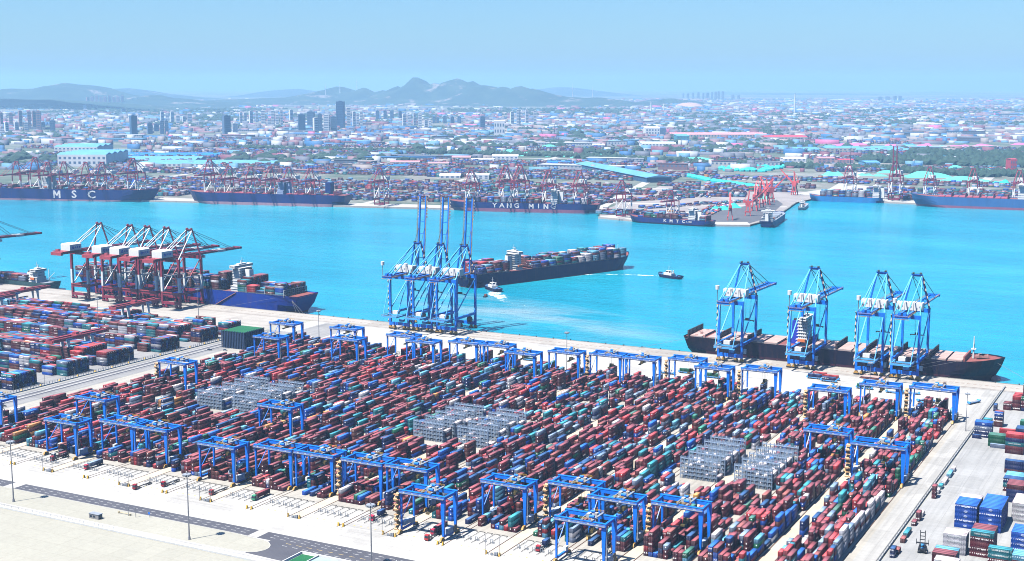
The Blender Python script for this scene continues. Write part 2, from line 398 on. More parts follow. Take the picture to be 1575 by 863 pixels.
# --- landside road
Y0r, Y1r = 590-1.5, 579.5-1.5
YR0, YR1 = 578.0, 588.6
rect('road', -2500, -480, YR0, YR1, .03, M_ASPH)
sheet('road', [(-473,588.6),(-473,577.6),(-463,577.6),(-463,555),(-437,554),(-430,545),(300,540),(300,588.6)], .030, M_ASPH)
rect('crossing', -479.6, -473.4, 578, 588.6, .036, M_APRON)
rect('crossing', -680, -671, 578, 588.6, .036, M_APRON)
mk = MB(); mky = MB()
x = -2000
while x < -200:
    if not (-484 < x < -473) and not (-684 < x < -671):
        for y in (581.6, 585.1): mk.bx(x, x+3.6, y-.1, y+.1, .034, .038)
        if x > -455:
            for y in (577.5,): mky.bx(x, x+3.6, y-.12, y+.12, .034, .038)
            for y in (573.8,): mk.bx(x, x+3.6, y-.1, y+.1, .034, .038)
    x += 7.2
struct('lane_marking', mk, M_MARK); struct('centre_marking', mky, M_MARKY)
mb = MB()
for s in range(6): mb.bx(-382+s*1.4, -381.4+s*1.4, 571, 584, .034, .038)
struct('hatched_marking', mb, M_MARK)
mb = MB()
for (xa, xb) in ((-2000, -681), (-670, -484)): mb.bx(xa, xb, YR0-.35, YR0, 0, .15)
mb.bx(-2000, -480, YR1, YR1+.25, 0, .10).bx(-473, 200, YR1, YR1+.25, 0, .10)
struct('kerb', mb, M_KERB)
sheet('verge', [(-2500,552),(-484,554.6),(-470,555),(-462,556.3),(-458,559),(-456,563),(-456,567),(-458,571),(-462,574.5),(-467,576),(-477,576.6),(-487,577.8),(-2500,577.8)], .034, M_SAND)
# kerb arc and painted turning arcs
mb = MB(); pts = [(-487,577.8),(-477,576.6),(-467,576),(-462,574.5),(-458,571),(-456,567),(-456,563),(-458,559),(-462,556.3),(-470,555),(-484,554.6)]
for p, q in zip(pts, pts[1:]): mb.beam((p[0],p[1],.07),(q[0],q[1],.07), .3, .16)
struct('kerb', mb, M_KERB)
mb = MB()
for r_ in (6, 7.2):
    P_ = [(-533+r_*math.cos(t), 563+r_*math.sin(t)) for t in [R(-80+8*i) for i in range(20)]]
    for p, q in zip(P_, P_[1:]): mb.beam((p[0],p[1],.03),(q[0],q[1],.03), .12, .02)
struct('painted_arc', mb, M_KERB)
# low wall with white fence
fw = thing('fence', 'white wire fence on a low white wall along the foreground road', 'fence', (-700, 546.8, 0))
MB().bx(-1300, 330, -.5, .5, 0, 1.0).build('low_wall', paint((.66,.66,.62), .8, 0, .12, .2, 'white_wall'), fw)
mb = MB().beam((-1300,0,2.5),(330,0,2.5),.08).beam((-1300,0,1.8),(330,0,1.8),.05)
pm = MB().bx(-.07,.07,-.07,.07,1.0,2.7).mesh('fence_post', WHITE)
for i in range(150):
    x = -300+i*3.0
    if x < 330: put('fence_post', pm, fw, (x, 0, 0))
mb.build('wire', GREYM, fw)
struct('service_path', MB().bx(-2500, -455, 548.5, 551, 0, .05), M_KERB)

# ================================================================ CONTAINERS
PAL = [((.100,.018,.026), 34, 'maroon'), ((.15,.020,.028), 17, 'dark red'), ((.15,.042,.028), 8, 'brown'), ((.42,.028,.032), 7, 'red'),
       ((.012,.025,.12), 11, 'navy'), ((.008,.085,.45), 9, 'blue'), ((.02,.20,.22), 6, 'teal'), ((.006,.14,.06), 2.2, 'green'),
       ((.58,.58,.57), 3.0, 'white'), ((.20,.25,.33), 4, 'grey'), ((.50,.22,.04), .5, 'orange'), ((.12,.36,.48), 2, 'pale blue')]
PW = np.array([p[1] for p in PAL], float); PW /= PW.sum()
PAL2W = np.array([25, 12, 8, 4, 16, 11, 9, 3, 7, 5, .4, 4], float); PAL2W /= PAL2W.sum()
def pick(ws=PW): return int(nr.choice(len(PAL), p=ws))
def smooth_noise(n, m, cell):
    g = nr.random((n//cell+3, m//cell+3)); out = np.zeros((n, m))
    for i in range(n):
        for j in range(m):
            a, b_ = i/cell, j/cell; ia, ib = int(a), int(b_); fa, fb = a-ia, b_-ib
            out[i, j] = (g[ia,ib]*(1-fa)+g[ia+1,ib]*fa)*(1-fb)+(g[ia,ib+1]*(1-fa)+g[ia+1,ib+1]*fa)*fb
    return out
RACKS = {}                                             # block index -> (left, right) of the rack
def block_at(x): return next(i for i, (a, b_) in enumerate(BLOCKS) if a-3 < x < b_+1)
for xl, lim in ((-713, 5), (-677, 5), (-508, 5), (-471, 5), (-300, 5), (-263, 5)): RACKS[block_at(xl)] = xl
CY = []                                                # every yard container: x0,y0,z0,x1,y1,z1,palette,label words,size
CL40, CL20, CWD, CH = 12.19, 6.06, 2.44, 2.75
NB = 31
for bi, (xa, xb) in enumerate(BLOCKS):
    rows = 10 if bi == len(BLOCKS)-1 else 9
    pitch = 2.86; off = (xb-xa-rows*pitch)/2
    hn = smooth_noise(rows, NB, 3)
    busy = .38+.16*rng.random()
    for r in range(rows):
        cc = pick()
        for j in range(NB):
            y = 654.5+j*13.0
            if bi in RACKS and 786 < y+6 < 884: continue
            if bi == 0 and y < 676: continue
            if y > 1048: continue
            if 1 <= bi <= 2 and 10 <= j <= 12 and rng.random() < .5: continue
            v = hn[r, j]*.5+rng.random()*.75+busy-.53
            h = int(max(0, min(5, round(v*4.6-.1))))
            if rng.random() < .16: h = 0
            if rng.random() < .26: cc = pick()
            x0 = xa+off+r*pitch+.2+rng.uniform(-.06,.06); z = .03; 
            short = rng.random() < .18
            if short:
                for q in range(2):
                    hh = max(0, h-rng.randint(0, 2)) if q else h
                    z = .03
                    for t in range(hh):
                        c_ = cc if rng.random() < .35 else pick()
                        CY.append((x0, y+q*6.2, z, x0+CWD, y+q*6.2+CL20, z+2.6, c_, (bi, r, j, t, hh, q), 20)); z += 2.62
            else:
                for t in range(h):
                    c_ = cc if rng.random() < .58 else pick(); ch = 2.9 if rng.random() < .6 else 2.6
                    CY.append((x0, y, z, x0+CWD, y+CL40, z+ch, c_, (bi, r, j, t, h, 0), 40)); z += ch+.02
# reefers standing between the racks
RK = []
for bi, xl in RACKS.items():
    for yk, yy in enumerate((802, 817.5, 833, 848, 860)):
        for s in range(9):
            if s >= 5:
                n = rng.choice([1, 2, 3, 4, 4]) if s == 8 else rng.randint(0, 3)
            else: n = rng.randint(0, 4)
            z = .03
            for t in range(n):
                c_ = 8 if rng.random() < .8 else pick()
                CY.append((xl+.4+s*2.72, yy+2.2, z, xl+.4+s*2.72+CWD, yy+2.2+(CL40 if yk < 4 else CL20)-.9, z+2.6, c_, (bi, s, 90+yk, t, n, 0), 40)); z += 2.62

# detailed single container, shared meshes
def container_meshes(L):
    W_, H_ = CWD, 2.7
    arr = [(.05,.05,.06, W_-.05, L-.05, H_-.06)]
    for x in (0, W_-.16):
        for y in (0, L-.16): arr.append((x, y, 0, x+.16, y+.16, H_))
        arr.append((x, .16, H_-.14, x+.12 if x == 0 else x+.16, L-.16, H_)); arr.append((x, .16, 0, x+.16, L-.16, .18))
    for y in (0, L-.14): arr.append((.16, y, H_-.16, W_-.16, y+.14, H_)); arr.append((.16, y, 0, W_-.16, y+.14, .18))
    nrib = int(L/1.1)
    for i in range(nrib):
        y = .5+i*(L-1)/(nrib-1)-.2
        arr.append((.01, y, .18, .05, y+.4, H_-.14)); arr.append((W_-.05, y, .18, W_-.01, y+.4, H_-.14))
    A = np.array(arr); A[:, [0, 3]] -= W_/2
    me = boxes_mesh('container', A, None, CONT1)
    # door: two leaves with lock rods
    D = [(-W_/2+.18, -.04, .2, -.02, .05, H_-.18), (.02, -.04, .2, W_/2-.18, .05, H_-.18)]
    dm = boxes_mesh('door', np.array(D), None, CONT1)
    rods = MB()
    for x in (-.85, -.35, .35, .85): rods.beam((x, -.08, .2), (x, -.08, H_-.2), .05)
    rm = rods.mesh('lock_rod', GREYM)
    return me, dm, rm
CM = {40: container_meshes(CL40), 20: container_meshes(CL20)}
def ndir(i): return ORD[i]
def place_container(x, y, z, size, pal, label, group, ry=0, sz=1.0):
    me_, dm, rm = CM[size]
    o = put('container', me_, None, (x, y, z)); o.rotation_euler = (0, 0, ry)
    o.scale = (1, 1, sz)
    col = PAL[pal][0]; k = rng.uniform(.85, 1.2); o.color = (col[0]*k, col[1]*k, col[2]*k, 1)
    tag(o, label, 'shipping container', group)
    d = put('door', dm, o, (0, 0, 0)); d.color = o.color
    q = put('lock_rods', rm, d, (0, 0, 0))
    return o
CAMR = np.array([[math.cos(R(27.996)), math.sin(R(27.996)), 0]])
def frame_pos(x, y, z):                                # where a point falls in the photograph; used only to pick which boxes get objects of their own
    p_, q_ = R(8.454), R(27.996)
    d = (x, y, z-258); f_ = (-math.sin(q_)*math.cos(p_), math.cos(q_)*math.cos(p_), -math.sin(p_))
    r_ = (math.cos(q_), math.sin(q_), 0); u_ = (-math.sin(q_)*math.sin(p_), math.cos(q_)*math.sin(p_), math.cos(p_))
    dt = lambda a_, b_: sum(m_*n_ for m_, n_ in zip(a_, b_))
    w_ = dt(d, f_); return 787.5+2042*dt(d, r_)/w_, 431.5-2042*dt(d, u_)/w_
# right-hand yard: boxes lie along X, long sides towards the camera
RY = []                                                # x0,y0,z,pal,size,sz,column words,tier,depth
def ystack(x, y, rows, tiers, pals, word, size=40, jag=0):
    for d_ in range(rows):
        T_ = max(1, tiers-(rng.randint(0, jag) if jag and d_ else 0)); z = .03
        for t in range(T_):
            p_ = pals(d_, t) if callable(pals) else pals[t % len(pals)]
            RY.append((x, y+d_*2.62, z, p_, size, 1.06, word, t, d_, T_, rows)); z += 2.88
BL, NV, MR, TL, GN, WT, GY, RD, BR, PB, DR = 5, 4, 0, 6, 7, 8, 9, 3, 2, 11, 1
ystack(-123, 785, 9, 5, lambda d_, t: BL if d_ < 6 else WT, 'blue block left of its taller twin')
ystack(-109.3, 785, 11, 5, [BL], 'blue block right of its twin')
ystack(-107, 739, 6, 5, lambda d_, t: [DR, MR, DR, MR, TL][t] if d_ < 2 else MR, 'teal topped stack before blue blocks')
ystack(-121, 737, 4, 4, [WT], 'white stack left of the teal topped stack')
ystack(-122, 711, 5, 3, lambda d_, t: [TL, MR, MR][t] if d_ < 3 else PB, 'low maroon stack at the bottom edge')
ystack(-119, 700, 3, 3, [WT], 'white row at the very bottom edge')
ystack(-96.5, 733, 2, 3, [DR, TL, TL], 'teal pair below the teal topped stack')
ystack(-83.5, 727, 4, 3, [TL, DR, PB], 'mixed row at bottom right edge')
ystack(-88, 757, 6, 4, [BL], 'blue stack cut by the right edge')
ystack(-94.8, 812, 8, 4, [WT], 'white stack right of the blue blocks')
ystack(-103, 849, 5, 4, lambda d_, t: [NV, NV, NV, MR][t], 'navy stack above the blue blocks')
ystack(-90, 843, 6, 4, lambda d_, t: [BL, MR, NV, BL, TL][(t+d_) % 5], 'mixed right edge stack above blue blocks')
ystack(-108, 872, 7, 3, lambda d_, t: [DR, TL, NV][t] if d_ < 3 else PB, 'pale blue roofed row halfway up right edge')
ystack(-95, 872, 7, 4, lambda d_, t: [MR, TL, NV, PB][t], 'right row halfway up the right edge')
ystack(-113, 915, 2, 3, [MR, NV, NV], 'navy row under the green stack, right edge')
ystack(-131, 975.5, 1, 1, [GY], 'grey box lying before the green stack', 40)
ystack(-133, 979, 3, 3, [GN], 'green stack on the pale paving')
ystack(-119.5, 965, 3, 5, [MR, DR, TL, NV, RD], 'tall mixed stack right of green stack')
ystack(-146, 1001, 3, 4, [NV, NV, GY, BL], 'blue topped stack by the barrier')
ystack(-146.6, 996, 1, 1, [NV], 'navy box lying by the barrier', 20)
ystack(-130, 1012, 1, 2, [RD, RD], 'red row behind the green stack')
ystack(-137.5, 1038, 3, 4, lambda d_, t: [MR, BR, NV, BL][(t+d_) % 4], 'small stack behind blue topped stack', 20)
ystack(-145, 1036, 2, 2, [DR, TL], 'low pair behind blue topped stack', 20)
ystack(-118, 1030, 3, 3, [NV, TL, GN], 'green and navy row, right edge')
ystack(-139, 1097, 5, 2, [DR, MR, RD], 'red stacks near the quay corner', 20, 1)
ystack(-132.6, 1099, 6, 4, [MR, DR, MR, RD], 'taller red stacks near quay corner', 20, 1)
ystack(-126, 1099, 6, 4, [NV, MR, DR, GN], 'maroon stacks, right edge near the quay', 40, 1)
ystack(-131, 1152, 4, 4, [MR, DR, MR, GN], 'maroon stacks at the quay corner', 40, 1)
ystack(-118, 1006, 4, 3, [DR, TL, NV], 'navy topped row behind the green stack')
ystack(-116, 1070, 3, 3, [GN, NV, GN], 'green rows below the red stacks, right edge')
RSING = [(-145.5, 715, 20, NV, 2, 'navy box at bottom behind the barrier'), (-144.5, 722, 20, BR, 1, 'rusty box beside the navy one behind the barrier'),
 (-145.5, 742, 20, BR, 1, 'brown open box lying behind the barrier, lowest of the row'), (-146, 752, 40, TL, 1, 'long teal box behind the barrier'), (-146, 775, 20, MR, 1, 'small maroon box above the teal one behind the barrier'),
 (-145.5, 785, 20, MR, 2, 'maroon pair behind the barrier under a white box'), (-145.5, 794, 20, WT, 1, 'small white box above the maroon pair behind the barrier'), (-145.5, 834, 20, DR, 3, 'maroon upright stack behind the barrier'),
 (-145.5, 845, 20, WT, 1, 'white box above the upright maroon stack, behind the barrier'), (-145.5, 856, 20, TL, 1, 'small teal box in the pale row behind the barrier'), (-145.3, 866, 40, WT, 1, 'long white box in the pale row behind the barrier'),
 (-145.3, 884, 40, PB, 1, 'pale blue box topmost of the pale row behind the barrier'), (-145.3, 900, 20, WT, 1, 'last white box of the pale row behind the barrier'), (-145.5, 1088, 20, NV, 2, 'navy upright pair by the barrier near the quay')]
for (x, y, s, p_, n, wd) in RSING:
    for t in range(n): place_container(x+1.6, y, .03+t*2.74, s, p_, wd if n == 1 else wd+(', lower box', ', upper box', ', top box')[t], 'single containers behind the barrier')
# text panels
def text_mesh(s, size, mat, depth=.05, bold=.03, align='CENTER'):
    cu = bpy.data.curves.new('t', 'FONT'); cu.body = s; cu.size = size; cu.extrude = depth/2; cu.offset = bold*size; cu.align_x = align; cu.align_y = 'CENTER'; cu.resolution_u = 2
    cu.space_character = 1.05
    o = bpy.data.objects.new('t', cu); C.objects.link(o); dg = bpy.context.evaluated_depsgraph_get()
    me = bpy.data.meshes.new_from_object(o.evaluated_get(dg)); bpy.data.objects.remove(o); me.materials.append(mat) if not me.materials else me.materials.__setitem__(0, mat)
    me.transform(Matrix.Rotation(R(90), 4, 'X')); return me
TX_CS = text_mesh('CHINA SHIPPING', 1.05, paint((.7,.74,.72), .6, 0, .1, 1, 'pale_lettering'), bold=.01)
ov = MB(); ov.cyl((0, .03, 0), (0, -.03, 0), 1.0, 16); M_OV = ov.mesh('oval_mark', paint((.6,.68,.8), .6, 0, .1, 1, 'pale_lettering_blue')); M_OV.transform(Matrix.Diagonal((1.05, 1, .52, 1)))
ov2 = MB(); ov2.bx(-.75,.75,-.05,0,-.12,.12); M_OV2 = ov2.mesh('oval_bar', paint((.02,.08,.4), .6, 0, .1, 1, 'blue_lettering'))
TIERW = ['lowest', 'second', 'third', 'fourth', 'fifth']
YST = []                                               # leftovers joined
for (x, y, z, p_, size, sz, word, t, d_, T_, rows) in RY:
    L = CL40 if size == 40 else CL20
    top = t == T_-1; front = d_ == 0
    px, py = frame_pos(x+L/2, y, z)
    if (top or front) and px < 1600 and py < 880:
        tier = 'top tier' if top else TIERW[t]+' tier'
        rowd = 'front row' if front else ORD[d_]+' row'
        o = place_container(x+L/2, y+CWD/2, z, size, p_, f"{PAL[p_][2]} container, {tier}, {rowd}, {word}", 'containers stacked in the right hand yard', R(90), sz)
        o.location.x = x+L; o.location.y = y+CWD/2
        if front and p_ in (TL, WT) and size == 40:
            q = put('lettering', TX_CS, o, (-CWD/2-.06, L/2, 1.45)); q.rotation_euler = (0, 0, R(-90))
        if front and p_ == BL:
            q = put('oval_mark', M_OV, o, (-CWD/2-.04, L/2, 1.45)); q.rotation_euler = (0, 0, R(-90)); q2 = put('oval_bar', M_OV2, q)
    else:
        YST.append((x, y, z, x+L, y+CWD, z+2.85, PAL[p_][0]))
n_right = sum(1 for o in C.objects if o.name.startswith('container') and o.type == 'MESH' and 'category' in o)
# yard: the nearest visible ones as objects, the rest joined
cand = []
for i, c in enumerate(CY):
    (bi, r, j, t, h, q) = c[7]
    px, py = frame_pos(c[3], c[1], c[5])
    vis = (t == h-1) or (j == 0)
    if vis and -5 < px < 1575 and py < 862 and frame_pos(c[3], c[1], c[2])[1] < 900 and j < 90:
        d_ = math.dist((c[0], c[1], c[2]), (0, 0, 258)); cand.append((d_/(c[4]-c[1])**.5, i))
cand.sort(); own = set(i for _, i in cand[:max(0, 296-n_right)])
nblk = len(BLOCKS)
for i, c in enumerate(CY):
    (bi, r, j, t, h, q) = c[7]
    if i in own:
        blk = ORD[nblk-1-bi]; tier = 'top tier' if t == h-1 else TIERW[t]+' tier'
        row = ORD[j]+' bay back' if j else 'front bay'
        half = '' if c[8] == 40 else (' rear half' if q else ' front half')
        place_container((c[0]+c[3])/2, c[1], c[2], c[8], c[6], f"{PAL[c[6]][2]} container, {tier}, {ORD[r]} row, {row}{half}, {blk} block from right", 'containers in the gantry crane yard', 0, (c[5]-c[2])/2.7)
    else:
        YST.append((c[0], c[1], c[2], c[3], c[4], c[5], PAL[c[6]][0]))
def stuff_boxes(name, L, label, cat, parent=None):
    cols = np.array([l[6] for l in L])*nr.uniform(.8, 1.25, (len(L), 1))
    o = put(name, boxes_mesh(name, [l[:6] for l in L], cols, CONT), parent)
    if parent is None: tag(o, label, cat)
    return tag(o, kind='stuff')
stuff_boxes('stacked_containers', YST, 'thousands of maroon, blue and teal containers filling the gantry crane yard blocks', 'shipping containers')
# ================================================================ RACKS
def make_rack():
    t = thing('reefer_rack', '', 'container rack')
    W_, nb, nl, lh = 25.0, 9, 5, 2.72
    for i in range(nb+1):
        x = i*W_/nb
        m = MB()
        for y in (0, 1.5): m.bx(x-.17, x+.17, y-.15, y+.15, 0, nl*lh+1.1)
        m.build('upright', RACK, t)
    for l in range(1, nl+1):
        m = MB().bx(0, W_, -.28, -.14, l*lh-.2, l*lh+.05).bx(0, W_, 1.64, 1.78, l*lh-.2, l*lh+.05).bx(0, W_, .5, 1.0, l*lh-.1, l*lh-.02)
        m.build('walkway', RACK, t)
        m = MB()
        for h_ in (.55, 1.05): m.bx(0, W_, -.24, -.16, l*lh+h_-.05, l*lh+h_+.05); m.bx(0, W_, 1.66, 1.74, l*lh+h_-.05, l*lh+h_+.05)
        m.build('handrail', RACK, t)
    m = MB()
    for l in range(nl): m.beam((W_-2.7, .7, l*lh+.1), (W_-.4, .7, (l+1)*lh), .7, .12)
    m.build('stair', RACK, t)
    m = MB()
    for l in range(nl):
        for i in range(nb): m.bx(i*W_/nb+1.0, i*W_/nb+1.8, .2, .7, l*lh+.2, l*lh+1.5)
    tag(m.build('power_cabinet', GREYM, t), kind='stuff')
    return t
rack0 = make_rack(); first = True
for gi, (xs, gw) in enumerate((((-713, -677.5), 'left'), ((-508, -471), 'middle'), ((-300.5, -263.5), 'right'))):
    for si, xl in enumerate(xs):
        ys = (802, 818, 833, 848, 861)
        for yi, y in enumerate(ys):
            o = rack0 if first else copy_tree(rack0); first = False
            o.location = (xl, y, 0)
            tag(o, f"grey steel rack, {ORD[yi]} from the front in the {('left','right')[si]} half of the {gw} rack cluster", 'container rack', 'steel racks between containers')
# ================================================================ YARD GANTRIES
def make_armg(variant):
    t = thing('yard_gantry_crane', '', 'gantry crane')
    S2, ly = 14.2, 6.8
    for y in (-ly, ly):
        m = MB().bx(-S2-1.2, S2+1.2, y-.75, y+.75, 23.6, 25.9).bx(-S2-1.4, S2+1.4, y-.95, y+.95, 25.9, 26.05)
        for i in range(10): m.bx(-13.5+i*3, -13.3+i*3, y-.79, y+.79, 23.6, 25.9)
        m.build('girder', BLUE, t)
    MB().rail(-S2-1, S2+1, -ly-1.7, 24.6, 14).bx(-S2-1, S2+1, -ly-1.9, -ly-.8, 24.4, 24.6).build('walkway', GREYM, t)
    m = MB()
    for i in range(5): m.bx(-12.5+i*5.6, -11.3+i*5.6, -ly-.82, -ly-.77, 24.2, 25.0)
    m.build('plate', WHITE, t)
    for x in (-S2, S2): MB().bx(x-.6, x+.6, -ly+.8, ly-.8, 23.9, 25.5).build('end_beam', BLUE, t)
    # legs: slender hinged pair on one side, tapered box legs on the other
    for y in (-ly, ly):
        MB().beam((-S2, y, 2.6), (-S2, y, 23.6), .9, 1.0, 1.2, 1.3).build('leg', BLUE, t)
        MB().beam((S2, y, 2.6), (S2, y, 23.6), 1.1, 1.2, 2.7, 1.7).build('leg', BLUE, t)
    MB().beam((-S2, -ly, 8), (-S2, ly, 22.5), .4).build('brace', BLUE, t)
    for x in (-S2, S2): MB().bx(x-.55, x+.55, -ly-.4, ly+.4, 1.7, 2.9).build('sill_beam', BLUE, t)
    for x in (-S2, S2):
        for y in (-ly-1.6, ly+1.6):
            b = MB().hexa([(x-.7,y-2.4,.5),(x+.7,y-2.4,.5),(x+.7,y+2.4,.5),(x-.7,y+2.4,.5),(x-.5,y-1.2,2.2),(x+.5,y-1.2,2.2),(x+.5,y+1.2,2.2),(x-.5,y+1.2,2.2)]).build('bogie', OCHRE, t)
            m = MB()
            for q in (-1.6, -.5, .5, 1.6): m.cyl((x-.8, y+q, .58), (x+.8, y+q, .58), .45, 8)
            m.build('wheels', DARK, b)
    tx = rng.uniform(-7, 7) if variant != 1 else 3
    tr = MB().bx(tx-3.4, tx-2.2, -ly-.9, ly+.9, 26.4, 26.9).bx(tx+2.2, tx+3.4, -ly-.9, ly+.9, 26.4, 26.9).bx(tx-2.2, tx+2.2, -3.4, 4.2, 26.5, 26.88).bx(tx-3.2, tx-2.6, -ly, ly, 26.9, 27.6).build('trolley', GREYM, t)
    MB().bx(tx-2.4, tx-.6, -3.0, .5, 26.9, 28.6).bx(tx+.4, tx+2.0, 1.4, 3.8, 26.9, 28.0).build('machine_box', paint((.42,.44,.46), .6, 0, .3, .6, 'grey_machinery'), tr)
    MB().cyl((tx+.2, -4.2, 27.9), (tx+3, -4.2, 27.9), .9, 10).build('hoist_drum', BLUE, tr); MB().cyl((tx-3, 4.4, 27.7), (tx-.6, 4.4, 27.7), .8, 10).build('hoist_drum', BLUE, tr)

    MB().rail(tx-3.4, tx+3.4, -ly-1, 26.9, 3).rail(tx-3.4, tx+3.4, ly+1, 26.9, 3).cyl((tx+3, -2, 26.9), (tx+3, -2, 29.6), .12, 5).build('railing', YELLOW, tr)
    zs = (17.5, 14.0, 20.0)[variant]
    sp = MB().bx(tx-1.1, tx+1.1, -5.8, 5.8, zs, zs+.5).bx(tx-1.2, tx+1.2, -2.2, 2.2, zs+.5, zs+1.9).bx(tx-1.5, tx+1.5, -1, 1, zs+1.9, zs+2.6).bx(tx-1.2, tx+1.2, -6.1, -5.7, zs-.5, zs+.3).bx(tx-1.2, tx+1.2, 5.7, 6.1, zs-.5, zs+.3).build('spreader', OLIVE, t)
    m = MB()
    for a in (-1, 1):
        for b in (-2, 2): m.beam((tx+a, b, zs+1.9), (tx+a*1.6, b*1.6, 26.4), .09)
    m.build('hoist_rope', CABLE, sp)
    # electrical house, stair tower and cable reel on the heavy side
    eh = MB().bx(S2-1.3, S2+1.3, -4.4, 2.6, 3.0, 6.2).build('electrical_house', paint((.50,.55,.66), .5, 0, .2, .3, 'pale_blue_grey'), t)
    MB().bx(S2-1.38, S2-1.3, -3.8, -3.0, 3.2, 5.2).bx(S2-1.38, S2-1.3, -2, 1.6, 4.0, 5.4).build('door', GREYM, eh)
    if variant != 1:
        m = MB()
        for i in range(7): m.beam((S2+1.5, -ly+2.2 if i % 2 else -ly+.2, 3+i*3), (S2+1.5, -ly+.2 if i % 2 else -ly+2.2, 6+i*3), .5, .2)
        m.bx(S2+1.3, S2+1.7, -ly-.2, -ly, 3, 24).build('stair', GREYM, t)
    else:
        m = MB()
        for i in range(7): m.beam((-S2-2.6, -ly+1.2 if i % 2 else -ly-2.6, 2.4+i*3), (-S2-2.6, -ly-2.6 if i % 2 else -ly+1.2, 5.4+i*3), 2.0, 1.1)
        for i in range(8): m.bx(-S2-3.5, -S2-.7, -ly-3.0, -ly-1.6, 2.3+i*3, 2.7+i*3)
        m.build('stair', paint((.60,.36,.17), .6, 0, .2, .6, 'tan_stair'), t)
        m = MB()
        m.bx(-S2-1.4, -S2+1.2, -ly+1, ly-1, 4.2, 6.6); m.build('cable_house', paint((.50,.55,.66), .5, 0, .2, .3), t)
    m = MB().cyl((S2+.9, 4.2, 4.4), (S2+1.5, 4.2, 4.4), 2.1, 14); m.build('cable_reel', DARK, t)
    m = MB().bx(-S2-.9, -S2+.9, 3.4, 6.4, 3.0, 5.2); m.build('control_box', WHITE, t)
    return t
protos = [make_armg(0), make_armg(1), make_armg(2)]
AR = [(0,670,0),(2,651+59,0),(3,651,0)]                # placeholders replaced below
def bidx(kind, k): return (2*(k+6)-1 if kind == 'N' else 2*(k+6))
LAND = [('W',-6,676,0),('N',-4,653,0),('W',-4,669,0),('N',-3,668,2),('N',-2,656,0),('W',-2,668,0),('N',-1,669,0),('W',-1,669,1),('N',0,671,0),('W',0,630,1),('N',1,670,0),('W',1,686,1),('N',2,630,0),('N',2,673,0),('W',2,679,1)]
MID = [('N',-5,840,1),('W',-5,712,0),('W',-3,757,0),('N',3,875,0),('W',3,857,1)]
SEA = [('W',-6,1030,2),('N',-5,966,2),('W',-5,1036,2),('N',-4,993,2),('W',-4,1031,0),('N',-3,1015,2),('W',-3,1030,2),('N',-2,1031,0),('W',-2,1011,2),('N',-1,1033,0),('W',-1,1040,1),('N',0,1039,2),('W',0,1053,1),('N',1,1032,2),('W',1,1043,1),('W',2,998,1),('N',3,1032,2),('W',3,1040,1)]
used_p = [False]*3
for grp, nm, gw in ((LAND, 'in the row by the truck lanes', 'gantries on the land side'), (MID, 'standing mid yard', 'gantries in the middle of the yard'), (SEA, 'in the row facing the quay', 'gantries on the quay side')):
    for i, (kd, k, y, v) in enumerate(grp):
        a, b_ = BLOCKS[bidx(kd, k)]
        o = protos[v] if not used_p[v] else copy_tree(protos[v]); used_p[v] = True
        o.location = ((a+b_)/2, y, .12); o.scale = ((b_-a)/28.4, 1, 1)
        if grp is LAND and i in (11, 12): nmx = ', ' + ('farther back' if i == 11 else 'nearest camera')
        else: nmx = ''
        tag(o, f"blue gantry crane, {ORD[i]} from left {nm}{nmx}", 'gantry crane', gw)
